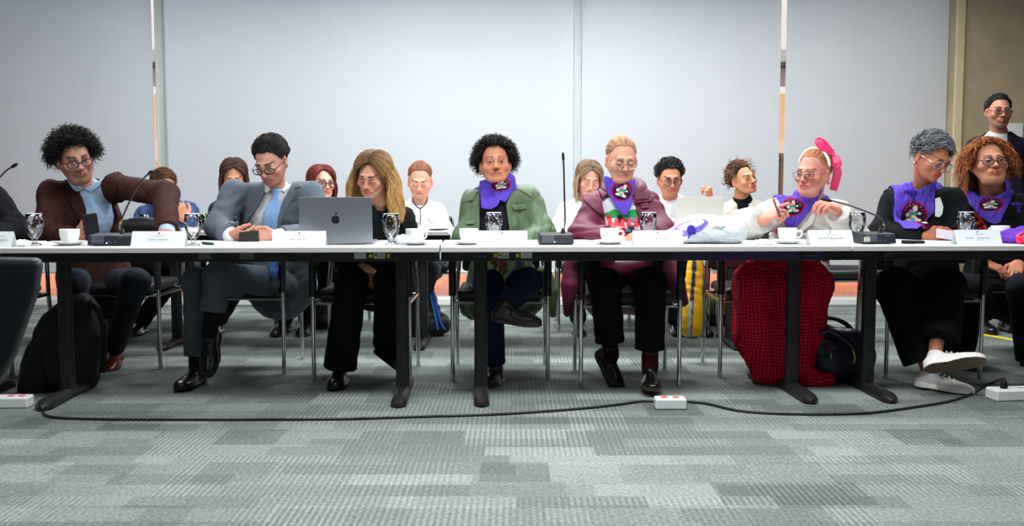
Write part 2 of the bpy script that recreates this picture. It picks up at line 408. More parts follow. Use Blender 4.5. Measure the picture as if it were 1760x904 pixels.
# ---------------------------------------------------------------- people
CRC = np.array([0, .018, .030]); CRR = np.array([.074, .094, .086])
def R_head(yaw, pitch, roll):
    return rotz(math.radians(yaw))@rotx(math.radians(pitch))@roty(math.radians(roll))
def ang(V):
    d = (V-CRC)/CRR; d /= np.linalg.norm(d, axis=1)[:, None]+1e-9
    return np.degrees(np.arccos(np.clip(d[:, 2], -1, 1))), np.degrees(np.arctan2(d[:, 0], -d[:, 1]))
def hairline(phi, front=50., temple=82., nape=128., burn=100.):
    a = np.abs(phi)
    return np.interp(a, [0, 28, 48, 60, 72, 82, 96, 112, 180], [front, front+1, front+10, temple-8, burn, burn-4, temple+8, nape-8, nape])
class Person:
    """One seated or standing figure; every joint is a point of the room."""
    def __init__(s, label, group=None, skin=(205, 150, 125), hip=None, neck=None, head=None, rot=(0, 0, 0), hs=1., sl=None, sr=None, el=None, er=None, wl=None, wr=None,
                 kl=None, kr=None, al=None, ar=None, hw=.09, fat=1., h=.007, hh=.0022, female=True, wbody=1., legs=True, armr=1.):
        for k, v in dict(hip=hip, neck=neck, head=head, sl=sl, sr=sr, el=el, er=er, wl=wl, wr=wr, kl=kl, kr=kr, al=al, ar=ar).items():
            setattr(s, k, None if v is None else np.asarray(v, float))
        s.label = label; s.skin = np.array(srgb(*skin))*np.array([.86, .80, .76]); s.h = h; s.hh = hh; s.female = female; s.fat = fat; s.hs = hs; s.armr = armr; s.wbody = wbody
        s.R = R_head(*rot); s.up = nrm(s.neck-s.hip); s.F = frame(s.up, s.sr-s.sl); s.fw = -s.F[:, 1]
        s.w = np.linalg.norm(s.sr-s.sl)/2; rt = s.F[:, 0]
        s.hl = s.hip-rt*hw; s.hr = s.hip+rt*hw; s.legs = legs
        s.origin = np.array([s.hip[0], s.hip[1], 0.]); s.pieces = []; s.kids = []; s.root = None; s.group = group
    # -- grids
    def g_torso(s, h=None):
        P = [p for p in (s.hip, s.neck, s.sl, s.sr, s.el, s.er, s.wl, s.wr) if p is not None]; P = np.array(P)
        lo = P.min(0)-.2; hi = P.max(0)+.17; lo[2] = min(lo[2], s.hip[2]-.2); return Grid(lo, hi, h or s.h)
    def torso(s, g, inf=0., bust=True, sk=.045):
        w = s.w; f = s.fat; F = s.F; a = s.hip; n = s.neck; L = np.linalg.norm(n-a); u = s.up; fw = s.fw
        g.ell(a+u*.0, (w*.93*s.wbody+inf, .125*f+inf, .13+inf), F, .06)
        g.ell(a+u*L*.33+fw*.01, (w*.84*s.wbody+inf, .118*f+inf, .19+inf), F, .06)
        g.ell(a+u*L*.68, (w*.90+inf, .112*f**.5+inf, .19+inf), F, .06)
        if s.female and bust:
            for sx in (-1, 1): g.ell(a+u*L*.62+F[:, 0]*sx*w*.42+fw*(.075*f), (.068+inf*.6, .06+inf*.6, .07+inf*.6), F, .05)
        for S in (s.sl, s.sr): g.cone(n-u*.045+fw*-.01, S-u*.012, .054+inf, .050*s.armr+inf*.8, sk)
        return g
    def arms(s, g, inf=0., cuff=None, which='lr', k=.03, up=.052, mid=.044, low=.034, short=None):
        for sd in which:
            S, E, W = (s.sl, s.el, s.wl) if sd == 'l' else (s.sr, s.er, s.wr)
            if E is None: continue
            up_, mid_, low_ = up*s.armr, mid*s.armr, low*s.armr**.5
            g.cone(S, E, up_+inf, mid_+inf, k)
            if W is not None:
                c = W if cuff is None else E+(W-E)*cuff
                g.cone(E, c, mid_+inf, low_+inf, k, flat='b')
        return g
    # -- body pieces
    def add(s, V, F, col): s.pieces.append((V, F, col))
    def skin_paint(s, V): return np.tile(s.skin, (len(V), 1))
    def make_body(s, forearm=True, legs=True, bare=False):
        g = s.g_torso(max(s.h, .009)); s.torso(g, -.008); s.arms(g, -.008, k=.03, low=.03)
        g.cone(s.neck-s.up*.03, s.head+s.R@np.array([0, .03, -.05])*s.hs, .054, .044*s.hs, .03)
        V, F = g.surface(); s.add(V, F, s.skin_paint(V))
        if s.legs and s.kl is not None:
            P = np.array([p for p in (s.hl, s.hr, s.kl, s.kr, s.al, s.ar)]); g = Grid(P.min(0)-.12, P.max(0)+.12, .01)
            for H, K, A in ((s.hl, s.kl, s.al), (s.hr, s.kr, s.ar)):
                g.cone(H, K, .075, .05, .03); g.cone(K, A, .05, .032, .03)
            V, F = g.surface(); s.add(V, F, s.skin_paint(V))
    def make_head(s, face='f', open_=1., lips=(176, 84, 80), brow=(60, 40, 32), brow_t=.0032, stubble=0., nose=1., jaw=1., cheeks=1., look=(0, 0), wide=1., smile=0., iris=(50, 30, 20), mouth=0., chin2=0., shadow=None, blush=.14, short=None):
        S = s.hs; g = Grid((-.105, -.15, -.19), (.105, .13, .135), s.hh)
        g.ell(CRC, CRR, None, .02)
        g.ell((0, -.030, -.022), (.060*wide, .062, .078), None, .03)
        g.ell((0, -.036, -.070), (.044*wide*jaw, .044, .038), None, .025)
        g.ell((0, -.074, -.098), (.020, .018, .017), None, .025)
        for x in (-1, 1):
            g.ell((x*.041*wide, -.062, -.024), (.023*cheeks, .020, .022), None, .022)
            g.cone((x*.060*wide, .0, -.035), (x*.030*jaw, -.056, -.094), .018, .015, .03)
        g.cone((-.036, -.084, .0245), (.036, -.084, .0245), .0105, .0105, .018)
        for x in (-1, 1): g.ell((x*.031, -.103, .004), (.0195, .0165, .0125), None, .012, 'sub')
        if chin2: g.ell((0, -.04, -.115), (.045*wide, .035, .022), None, .03)
        # eyelids
        for x in (-1, 1):
            g.ell((x*.031, -.0795, .004), (.0155, .0145, .0135), None, .004)
        # nose
        g.cone((0, -.090, .016), (0, -.108*1., -.022), .0068, .0092*nose, .010)
        g.ell((0, -.112, -.027), (.0112*nose, .0115, .0098), None, .009)
        for x in (-1, 1):
            g.ell((x*.0125*nose, -.101, -.030), (.0078, .0098, .0078), None, .006)
            g.ell((x*.007*nose, -.106, -.0385), (.0034, .005, .003), None, .003, 'sub')
        # mouth
        g.ell((0, -.085, -.060), (.030, .016, .020), None, .014)
        zc = -.0625
        for x in (-1, 1):
            g.cone((0, -.1005, zc+.0050), (x*.0235, -.088, zc+.001+smile*.005), .0048, .0020, .003)
            g.cone((0, -.0995, zc-.0062), (x*.0205, -.088, zc-.001+smile*.005), .0062, .0022, .003)
            g.cone((0, -.1062, zc-mouth*.3), (x*.0225, -.0915, zc+smile*.005), .0013+mouth, .0010+mouth*.3, .001, 'sub')
        # ears
        for x in (-1, 1):
            Re = rotz(x*.35)@rotx(-.15)
            g.ell((x*.078, .012, -.008), (.009, .019, .031), Re, .006)
            g.ell((x*.087, .006, -.003), (.0075, .010, .018), Re, .004, 'sub')
            g.ell((x*.079, .004, -.034), (.0065, .009, .010), None, .006)
        # neck
        nl = (s.R.T@(s.neck-s.head))/S; g.cone((0, .030, -.050), nl*.98+np.array([0, .0, 0]), .047*jaw**.5, .060, .022)
        # eye openings
        if open_ > 0:
            for x in (-1, 1):
                g.ell((x*.031, -.097, .0045-.001*(1-open_)), (.0128, .012, .0062*open_), None, .0015, 'sub')
        V, F = g.surface(); c = np.tile(s.skin, (len(V), 1)); x, y, z = V.T; ax = np.abs(x)
        def mix(m, col, a=1.):
            col = np.asarray(col, float); m = (np.clip(m, 0, 1)*a)[:, None]; c[:] = c*(1-m)+col*m
        sm = lambda v, w: np.clip(.5-v/w, 0, 1)
        fr = (y < -.03)
        red = s.skin*np.array([1.08, .66, .62])
        mix(np.exp(-((ax-.043)**2+(z+.03)**2)/.0004)*fr, red, blush*3.2); mix(np.exp(-(x**2+(z+.03)**2)/.00022)*(y < -.095), red, blush*3)
        mix(np.exp(-((ax-.082)**2)/.0001)*(y > -.03)*(z < .03), red, .4)
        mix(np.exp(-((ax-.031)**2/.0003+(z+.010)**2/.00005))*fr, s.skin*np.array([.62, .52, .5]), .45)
        if shadow: mix(np.exp(-((ax-.031)**2/.0002+(z-.013)**2/.00005))*fr, srgb(*shadow), .7)
        if stubble:
            m = sm(z+.040-.3*np.maximum(ax-.03, 0), .012)*(y < .01)*((z > -.125)*1.)*(1-np.exp(-(x**2+(z+.026)**2)/.0003))
            mix(m, s.skin*np.array([.30, .27, .28]), stubble)
            mix(np.exp(-(x/.022)**2-((z+.049)/.006)**2)*(y < -.08), s.skin*.22, stubble*.8)
        # lips
        ze = (z-zc-smile*.005*(ax/.022)**2); lip = sm(np.abs(ze)-(.0105*np.sqrt(np.clip(1-(ax/.0255)**2, 0, 1))), .0025)*(ax < .0255)*(y < -.078)
        mix(lip, srgb(*lips), .85); mix(np.exp(-(ze/.0014)**2)*(ax < .024)*(y < -.075), srgb(70, 25, 25), .8)
        # brows
        bz = .0275+.004*np.sin(np.clip((ax-.012)/.042, 0, 1)*2.4)-.004*np.clip((ax-.04)/.015, 0, 1)
        bw = brow_t*1.35*(1.15-.7*np.clip((ax-.015)/.04, 0, 1))
        mix(sm(np.abs(z-bz)-bw, .002)*np.clip((.056-ax)/.008, 0, 1)*np.clip((ax-.0105)/.003, 0, 1)*fr, srgb(*brow), .92)
        # lash line / closed lid crease
        if open_ > .05:
            e = np.sqrt(((ax-.031)/.0140)**2+((z-.0045)/(.0066*open_+.0006))**2); m = np.exp(-((e-1.12)/.24)**2)*(y < -.078)
            mix(m*np.where(z > .0045, 1, .35), srgb(28, 16, 14), .9)
        else:
            zl = -.0035-.004*(1-((ax-.031)/.014)**2); mix(np.exp(-((z-zl)/.0016)**2)*(np.abs(ax-.031) < .0145)*(y < -.07), srgb(35, 20, 18), .85)
        nose_holes = np.exp(-((ax-.007*nose)**2+(z+.0385)**2)/.00001)*(y < -.095); mix(nose_holes, srgb(60, 25, 20), .8)
        k = short or (.86 if s.female else .93); V[:, 2] = np.where(V[:, 2] < -.012, -.012+np.maximum(V[:, 2]+.012, -.11)*k+np.minimum(V[:, 2]+.122, 0), V[:, 2])
        s.add(V@s.R.T*S+s.head, F, c)
        s.eyes = []
        if open_ > 0.05:
            for x in (-1, 1):
                n = 20; th = np.linspace(0, np.pi, n)[:, None]; ph = np.linspace(0, 2*np.pi, 24, endpoint=False)[None]
                P = np.stack([np.sin(th)*np.cos(ph), -np.cos(th)+0*ph, np.sin(th)*np.sin(ph)], -1).reshape(-1, 3)
                a0 = np.degrees(np.arccos(np.clip(-P[:, 1], -1, 1)))
                cc = np.where((a0 < 13)[:, None], srgb(8, 6, 6), np.where((a0 < 33)[:, None], srgb(*iris), srgb(214, 206, 202)))
                Re = rotz(math.radians(look[0]))@rotx(math.radians(look[1])); P = (P@Re.T)*.0130+np.array([x*.031, -.0795, .004])
                Fq = [];
                for i in range(n-1):
                    for j in range(24): Fq.append((i*24+j, i*24+(j+1) % 24, (i+1)*24+(j+1) % 24, (i+1)*24+j))
                s.eyes.append((P@s.R.T*S+s.head, np.array(Fq), cc))
    def hand(s, side, d, n, curl=(.5, .6, .7, .8), thumb=(.6, .5), k2=1., sc=1., bend=(1, 1, .8), spread=.0, wrist=None, elbow=None, rings=None, arm_to=.35, tdir=None, nail=None):
        W = (s.wl if side == 'l' else s.wr) if wrist is None else np.asarray(wrist); E = (s.el if side == 'l' else s.er) if elbow is None else np.asarray(elbow)
        d = nrm(d); n = np.asarray(n, float); n = nrm(n-d*d.dot(n)); t = np.cross(d, n)*(1 if side == 'l' else -1)
        # thumb side: for the hand at image left (the person's right) with palm n
        g = Grid(W-.20*sc, W+.20*sc, .0024 if s.hh < .003 else .0032)
        k = .008*sc; off = (.030, .010, -.010, -.029); fl = (.072, .080, .074, .058); pl = (.088, .092, .088, .080)
        for i in range(4):
            b = W+d*.012*sc+t*off[i]*.55*sc; kn = W+(d*pl[i]+t*off[i])*sc
            g.cone(b, kn, .0145*sc, .0105*sc, .016*sc)
            p = kn; r = .0092*sc*(1 if i < 3 else .88); dd = nrm(d+t*spread*off[i]*10); nn = n
            for lf, bf in zip((.46, .30, .24), bend):
                th = curl[i]*bf; dd, nn = nrm(dd*math.cos(th)+nn*math.sin(th)), nrm(nn*math.cos(th)-dd*math.sin(th))
                q = p+dd*fl[i]*lf*sc; g.cone(p, q, r, r*.92, .004*sc); p = q; r *= .92
        b = W+(d*.022+t*.022)*sc; td = nrm(d*.62+t*.72+n*.30) if tdir is None else nrm(tdir); q = b+td*.042*sc
        g.cone(b, q, .016*sc, .0125*sc, .014*sc); td2 = nrm(td*math.cos(thumb[0])+(nrm(d*.8+n*.7-t*.5))*math.sin(thumb[0])); q2 = q+td2*.034*sc
        g.cone(q, q2, .0118*sc, .0105*sc, .006*sc); td3 = nrm(td2*math.cos(thumb[1])+(nrm(d*.5+n*.7-t*.7))*math.sin(thumb[1])); q3 = q2+td3*.026*sc
        g.cone(q2, q3, .0105*sc, .0088*sc, .004*sc)
        fe = nrm(E-W); g.cone(W+d*.01*sc, W+fe*min(.14, np.linalg.norm(E-W)*arm_to), .026*sc, .030*sc, .02*sc, sq=(n, 1.25))
        V, F = g.surface(); c = np.tile(s.skin*np.array([1., .93, .9]), (len(V), 1))
        s.add(V, F, c)
    def foot(s, A, toe, up=(0, 0, 1), L=.25, col=(20, 20, 22), sole=(10, 10, 10), name='shoe', m=None, top=.075, heel=.0, width=.045, boot=0., sole_t=.018, h=None, K=None, white_sole=None):
        A = np.asarray(A, float); f = nrm(toe); up = nrm(up); up = nrm(up-f*up.dot(f)); sd = np.cross(f, up)
        R = np.stack([sd, f, up], 1); H = A-up*top; g = Grid(A-.30, A+.30, h or max(.0035, s.hh))
        a = H-f*.055; b = H+f*(L-.055)
        g.ell(H-f*.025+up*.03, (.034, .040, .036), R, .02); g.cone(H+up*.045, A, .034, .036, .02)
        g.cone(H+f*.03+up*.040, H+f*.11+up*.022, .033, .031, .03); g.ell(H+f*(L-.135)+up*.020, (width, .085, .030), R, .03)
        if boot: g.cone(A, A+(nrm(K-A) if K is not None else up)*boot, .036, .043, .02, flat='b')
        g.plane(H, -up)
        s1 = g.copy(); q = Grid.copy(g); q.D[:] = .5
        q.ell(H+f*(L-.14), (width+.004, .092, .05), R, .01); q.ell(H-f*.02, (.040, .046, .05), R, .04); q.cone(H, H+f*.1, .034, .034, .04)
        q.plane(H+up*0, -up*1); q.plane(H+up*sole_t, up)
        if heel: g.cone(H-f*.02-up*heel, H-f*.02, .03, .032, .01)
        g.union(q, .002)
        def paint(V):
            z = (V-H)@up; c = np.tile(srgb(*col), (len(V), 1)); c[z < sole_t*.95] = srgb(*(white_sole or sole)); c[z < .0022] = srgb(*sole); return c
        s.kids.append((name, g.surface(), m or mat('shoe_leather', None, .28, spec=.6, bump=.1, bscale=90), paint)); return s
    def piece(s, name, g, m, color=None, paint=None, label=None, crop=None):
        V, F = g.surface()
        if len(V) == 0: print('EMPTY PIECE', s.label, name); return s
        p = paint or (lambda V, c=color: np.tile(srgb(*c), (len(V), 1)))
        s.kids.append((name, (V, F), m, p, label)); return s
    def raw(s, name, V, F, m, cols=None, label=None):
        s.kids.append((name, (V, F), m, (lambda V, c=cols: c) if cols is not None else None, label)); return s
    def finish(s):
        n = 0; VV = []; FF = []; CC = []
        for V, F, c in s.pieces: VV.append(V); FF.append(F+n); CC.append(c); n += len(V)
        s.root = fast_mesh('person', np.concatenate(VV), np.concatenate(FF), M_SKIN, np.concatenate(CC), origin=s.origin)
        tag(s.root, s.label, 'person', s.group)
        for i, (V, F, c) in enumerate(getattr(s, 'eyes', [])): fast_mesh('eye', V, F, M_EYE, c, parent=s.root, origin=s.origin)
        for kd in s.kids:
            name, (V, F), m, p = kd[:4]; lab = kd[4] if len(kd) > 4 else None
            o = fast_mesh(name, V, F, m, p(V) if p else None, parent=s.root, origin=s.origin)
            if lab: o['label'] = lab
        return s.root
    # -- head-local to room
    def hl2w(s, P): return np.asarray(P)@s.R.T*s.hs+s.head
    def glasses(s, color='black', w=.026, hgt=.018, r=.0016, shape=2.6, drop=-.002, rimless=False, tint=None):
        m = M_FRAME_BLACK if color == 'black' else M_FRAME_METAL; B = MB(); L = MB(); a = np.linspace(0, 2*np.pi, 28, endpoint=False)
        for x in (-1, 1):
            ca, sa = np.cos(a), np.sin(a); px = np.sign(ca)*np.abs(ca)**(2/shape)*w; pz = np.sign(sa)*np.abs(sa)**(2/shape)*hgt
            P = np.stack([px+x*.034, -.1075+.005*(np.abs(px+x*.034)/.05)**2+0*px, pz+drop], 1)
            B.tube(s.hl2w(P), r*s.hs*1.25, 6, closed=True)
            V = s.hl2w(np.concatenate([P, [[x*.034, -.1125, drop]]])); L.add(V, [(i, (i+1) % 28, 28) for i in range(28)])
            B.tube(s.hl2w([(x*(.034+w), -.1035, drop+.006), (x*.071, -.096, drop+.008), (x*.080, -.03, drop+.008), (x*.081, .012, drop+.004), (x*.079, .024, drop-.012)]), r*s.hs*1.05, 6)
        B.tube(s.hl2w([(-.009, -.108, drop+.004), (0, -.1125, drop+.006), (.009, -.108, drop+.004)]), r*s.hs, 6)
        s.late = getattr(s, 'late', []); s.late.append(('glasses', B, m, L))
    def finish_glasses(s):
        for name, B, m, L in getattr(s, 'late', []):
            o = B.build(name, m, parent=s.root, smooth=True, origin=s.origin); o.location = (0, 0, 0)
            l = L.build('lens', M_LENS, parent=o, smooth=True, origin=s.origin); l.location = (0, 0, 0)
    # -- hair
    def cap(s, infl=.007, front=50., temple=82., nape=128., burn=100., noise=.0015, color=(20, 16, 15), h=None, paint=None, top=1.0, nfreq=260):
        g = Grid((-.125, -.145, -.12), (.125, .155, .165), h or max(.0028, s.hh))
        g.ell(CRC+np.array([0, 0, infl*.4*top]), CRR+np.array([infl, infl, infl*top]), None, .01)
        X, Y, Z = np.meshgrid(*g.ax, indexing='ij'); P = np.stack([X.ravel(), Y.ravel(), Z.ravel()], 1)
        m = np.abs(g.D.ravel()) < .03; th, ph = ang(P[m]); hlv = hairline(ph, front, temple, nape, burn)+2*np.sin(ph*.9)+1.5*np.sin(ph*2.3)
        D = g.D.ravel(); D[m] = np.maximum(D[m], ((th-hlv)*.0014)); g.D = D.reshape(g.D.shape)
        if noise: g.wrinkle(noise, nfreq, 3)
        V, F = g.surface(); p = paint(V) if paint else np.tile(srgb(*color), (len(V), 1))
        return V, F, p
    def locks(s, N, seed, mode, color, color2=None, L=.05, front=50., temple=82., nape=128., burn=100., r=.003, infl=.008, curl=.008, turns=2.5, seg=12, vol=.01, gap=62, part=0., drop=.2, wave=.01, wfreq=30, knot=(100, 180), flow=(0, -1, .3), lift=.4, grav=.5, tip=None, spread=1., face=None, ymax=None, out=0.):
        rs = np.random.RandomState(seed); t = np.linspace(0, 1, seg)[None, :, None]
        def dirv(th, ph): th = np.radians(th); ph = np.radians(ph); return np.stack([np.sin(th)*np.sin(ph), -np.sin(th)*np.cos(ph), np.cos(th)], -1)
        def slerp(a, b, t):
            o = np.arccos(np.clip((a*b).sum(-1), -1, .9999))[:, None, None]; so = np.sin(o); return (np.sin((1-t)*o)*a[:, None]+np.sin(t*o)*b[:, None])/so
        if mode in ('curly', 'short'):
            u = rs.rand(N*4); th = np.degrees(np.arccos(1-u*1.75)); ph = rs.rand(N*4)*360-180
            ok = th < hairline(ph, front, temple, nape, burn)-2; th, ph = th[ok][:N], ph[ok][:N]; n = len(th)
            d = dirv(th, ph); root = CRC+d*(CRR+infl*.3); nor = d/CRR; nor /= np.linalg.norm(nor, axis=1)[:, None]
            ln = L*(.6+.7*rs.rand(n))[:, None, None]
            if mode == 'curly':
                out = nrmr(nor+rs.randn(n, 3)*.35*spread+np.array([0, 0, -.15]))
                c = root[:, None]+out[:, None]*ln*t+np.array([0, 0, -1.])*grav*ln*t*t
                a1 = nrmr(np.cross(out, rs.randn(n, 3))); a2 = np.cross(out, a1); ph0 = rs.rand(n)[:, None, None]*6.28; cr = curl*(.6+.8*rs.rand(n))[:, None, None]
                w = 2*np.pi*turns*t+ph0; c = c+(a1[:, None]*np.cos(w)+a2[:, None]*np.sin(w))*cr*np.minimum(1, t*4)
            else:
                fl = np.asarray(flow, float); fl = fl if fl.ndim else fl; tang = fl-nor*(nor@fl)[:, None]; tang = nrmr(tang+rs.randn(n, 3)*.35*spread)
                tang -= nor*(tang*nor).sum(1)[:, None]; tang = nrmr(tang); lf = (lift*(.5+rs.rand(n)))[:, None, None]
                c = root[:, None]+(tang[:, None]*(1-.15*t)+nor[:, None]*lf*(1-.75*t))*ln*t
                a1 = np.cross(nor, tang); c = c+a1[:, None]*curl*np.sin(2*np.pi*turns*t+rs.rand(n)[:, None, None]*6.28)*t
                # stay outside the skull
                q = (c-CRC)/(CRR+infl*.6); l = np.linalg.norm(q, axis=2, keepdims=True); c = np.where(l < 1, CRC+q/l*(CRR+infl*.6), c)
            rad = r*(1-.75*t[..., 0]**2)*np.ones((n, 1))*(.7+.6*rs.rand(n))[:, None]
        elif mode == 'back':
            ph = rs.rand(N)*360-180; u = rs.rand(N)**1.5; ths = hairline(ph, front, temple, nape, burn)*(1-u*.55)-1; d0 = dirv(ths, ph)
            k = dirv(np.full(N, knot[0])+rs.randn(N)*4, np.full(N, knot[1])+rs.randn(N)*4)
            dd = slerp(d0, k, t); lay = (infl*(.35+.65*rs.rand(N)))[:, None, None]
            c = CRC+dd*(CRR+lay*np.minimum(1, .35+t*3)); c[..., 2:3] += vol*np.sin(np.pi*t)
            rad = r*np.sin(np.pi*np.clip(t[..., 0]*.86+.12, 0, 1))**.5*(.7+.6*rs.rand(N))[:, None]; n = N
        elif mode == 'long':
            side = np.where(rs.rand(N) < .5, -1, 1); u = rs.rand(N)
            pr = dirv(np.interp(u, [0, 1], [front-1, -35]), np.full(N, part)); pr[:, 0] += side*.02; pr = nrmr(pr)
            phe = side*(gap+(180-gap)*np.clip(u+rs.randn(N)*.08, 0, 1)); th1 = 96+6*rs.randn(N)
            d1 = dirv(th1, phe); lay = (infl*(.3+.9*rs.rand(N)))[:, None, None]; M1 = seg//2; t1 = np.linspace(0, 1, M1)[None, :, None]
            dd = slerp(pr, d1, t1); c1 = CRC+dd*(CRR+lay*(.5+.5*t1)+vol*np.sin(np.pi*t1*.9))
            e = c1[:, -1:]; t2 = np.linspace(0, 1, seg-M1+1)[None, 1:, None]; ln = (drop*(.75+.45*rs.rand(N)))[:, None, None]
            # hang straight down in the room, whatever the tilt of the head
            dn = s.R.T@np.array([0, 0, -1.]); o = nrmr(d1*np.array([1, 1, 0])); c2 = e+dn*ln*t2+o[:, None]*(.012*np.sin(t2*2.5)*spread+out*t2**.8)
            wv = wave*np.sin(wfreq*ln*t2+rs.rand(N)[:, None, None]*6.28*(.25))*np.minimum(1, t2*2); sd = nrmr(np.cross(o, dn)); c2 = c2+sd[:, None]*wv+o[:, None]*wv*.6
            if face is not None: c2 = c2+np.asarray(face)*t2
            c = np.concatenate([c1, c2], 1); tt = np.linspace(0, 1, c.shape[1])[None]; n = N
            rad = r*np.clip(1.1-tt**3*.9, .15, 1)*(.7+.6*rs.rand(N))[:, None]
        V, F = tubes(c, rad, 5)
        c1_ = np.array(srgb(*color)); c2_ = np.array(srgb(*(color2 or color))); mixv = rs.rand(n)[:, None, None]
        if tip is not None:
            gr = np.linspace(0, 1, c.shape[1])[None, :, None]; col = c1_*(1-gr)+np.array(srgb(*tip))*gr; col = col*(1-.5*mixv)+c2_*.5*mixv
        else: col = (c1_*(1-mixv)+c2_*mixv)*np.ones((1, c.shape[1], 1))
        col = np.repeat(col[:, :, None], 5, 2).reshape(-1, 3)*(.8+.4*np.repeat(rs.rand(n), c.shape[1]*5)[:, None])
        return V, F, col
    def hair(s, parts, name='hair'):
        VV = []; FF = []; CC = []; n = 0
        for V, F, c in parts: VV.append(V); FF.append(F+n); CC.append(c); n += len(V)
        V = np.concatenate(VV)@s.R.T*s.hs+s.head; s.raw(name, V, np.concatenate(FF), M_HAIR, np.concatenate(CC))
def nrmr(v): return v/(np.linalg.norm(v, axis=-1, keepdims=True)+1e-9)
# ---------------------------------------------------------------- the room
def carpet_material():
    m = bpy.data.materials.new('carpet_tiles'); m.use_nodes = True; nt = m.node_tree; L = nt.links; N = nt.nodes.new
    b = nt.nodes['Principled BSDF']; b.inputs['Roughness'].default_value = .95; b.inputs['Specular IOR Level'].default_value = .15
    tc = N('ShaderNodeTexCoord'); sep = N('ShaderNodeSeparateXYZ'); L.new(tc.outputs['Object'], sep.inputs[0])
    def math_(op, a, bb=None):
        n = N('ShaderNodeMath'); n.operation = op
        for i, v in enumerate((a, bb)):
            if v is None: continue
            if isinstance(v, (int, float)): n.inputs[i].default_value = v
            else: L.new(v, n.inputs[i])
        return n.outputs[0]
    def cells(sx, sy, off, seed):  # random value per rectangular patch, rows shifted
        ry = math_('FLOOR', math_('DIVIDE', math_('ADD', sep.outputs[1], seed*1.37), sy))
        wr = N('ShaderNodeTexWhiteNoise'); wr.noise_dimensions = '1D'; L.new(math_('ADD', ry, seed*7.1), wr.inputs['W'])
        rx = math_('FLOOR', math_('DIVIDE', math_('ADD', sep.outputs[0], math_('MULTIPLY', wr.outputs[0], sx*off)), sx))
        cb = N('ShaderNodeCombineXYZ'); L.new(rx, cb.inputs[0]); L.new(ry, cb.inputs[1]); cb.inputs[2].default_value = seed
        w = N('ShaderNodeTexWhiteNoise'); w.noise_dimensions = '3D'; L.new(cb.outputs[0], w.inputs['Vector']); return w.outputs[0]
    a = cells(.42, .125, 1., 1.3); c = cells(.25, .25, 1., 5.2); d = cells(.5, .5, 1., 9.7)
    def stripes(period, axis):
        return math_('MULTIPLY', math_('ADD', math_('SINE', math_('MULTIPLY', sep.outputs[axis], 2*math.pi/period)), 1.), .5)
    nz = N('ShaderNodeTexNoise'); nz.inputs['Scale'].default_value = 330; nz.inputs['Detail'].default_value = 2; L.new(tc.outputs['Object'], nz.inputs['Vector'])
    n2 = N('ShaderNodeTexNoise'); n2.inputs['Scale'].default_value = 75; n2.inputs['Detail'].default_value = 3; L.new(tc.outputs['Object'], n2.inputs['Vector'])
    sx = math_('SUBTRACT', stripes(.021, 0), .5)
    strong = math_('MULTIPLY', math_('GREATER_THAN', d, .42), math_('ADD', math_('MULTIPLY', c, .55), .08))
    v = math_('ADD', .60, math_('MULTIPLY', math_('SUBTRACT', a, .5), .17))
    v = math_('ADD', v, math_('MULTIPLY', math_('SUBTRACT', c, .5), .12))
    v = math_('SUBTRACT', v, math_('MULTIPLY', math_('GREATER_THAN', a, .90), .14))
    v = math_('SUBTRACT', v, math_('MULTIPLY', math_('GREATER_THAN', c, .92), .17))
    v = math_('ADD', v, math_('MULTIPLY', sx, math_('MULTIPLY', strong, .32)))
    v = math_('ADD', v, math_('MULTIPLY', math_('SUBTRACT', nz.outputs['Fac'], .5), .55))
    v = math_('ADD', v, math_('MULTIPLY', math_('SUBTRACT', n2.outputs['Fac'], .5), .50))
    cr = N('ShaderNodeValToRGB'); L.new(v, cr.inputs[0])
    cr.color_ramp.elements[0].position = .1; cr.color_ramp.elements[0].color = (*srgb(40, 45, 44), 1)
    cr.color_ramp.elements[1].position = .95; cr.color_ramp.elements[1].color = (*srgb(170, 177, 169), 1)
    e = cr.color_ramp.elements.new(.5); e.color = (*srgb(98, 106, 102), 1)
    L.new(cr.outputs[0], b.inputs['Base Color'])
    bp = N('ShaderNodeBump'); bp.inputs['Strength'].default_value = .5; bp.inputs['Distance'].default_value = .004
    L.new(math_('ADD', nz.outputs['Fac'], math_('MULTIPLY', sx, .5)), bp.inputs['Height']); L.new(bp.outputs[0], b.inputs['Normal'])
    return m
def blind_material():
    m = bpy.data.materials.new('roller_blind_fabric'); m.use_nodes = True; nt = m.node_tree; nt.nodes.clear(); N = nt.nodes.new; L = nt.links
    out = N('ShaderNodeOutputMaterial'); d = N('ShaderNodeBsdfDiffuse'); t = N('ShaderNodeBsdfTranslucent'); mx = N('ShaderNodeMixShader')
    tc = N('ShaderNodeTexCoord'); w = N('ShaderNodeTexNoise'); w.inputs['Scale'].default_value = 60; w.inputs['Detail'].default_value = 2
    mp = N('ShaderNodeMapping'); mp.inputs['Scale'].default_value = (1, 1, .02); L.new(tc.outputs['Object'], mp.inputs[0]); L.new(mp.outputs[0], w.inputs['Vector'])
    cr = N('ShaderNodeValToRGB'); L.new(w.outputs['Fac'], cr.inputs[0]); cr.color_ramp.elements[0].color = (.79, .83, .86, 1); cr.color_ramp.elements[1].color = (.84, .88, .91, 1)
    L.new(cr.outputs[0], d.inputs[0]); t.inputs[0].default_value = (.63, .85, .98, 1); mx.inputs[0].default_value = .5
    L.new(d.outputs[0], mx.inputs[1]); L.new(t.outputs[0], mx.inputs[2]); L.new(mx.outputs[0], out.inputs[0]); return m
def struct(name, mb, m, parent=None, **k):
    o = mb.build(name, m, parent=parent, **k)
    if parent is None: o['kind'] = 'structure'
    return o
M_CARPET = carpet_material(); M_BLIND = blind_material()
M_WALL = mat('painted_wall', srgb(214, 214, 212), .8, bump=.05, bscale=120)
M_PIER = mat('beige_plaster', srgb(168, 152, 124), .75, bump=.15, bscale=60, var=.10, vscale=5)
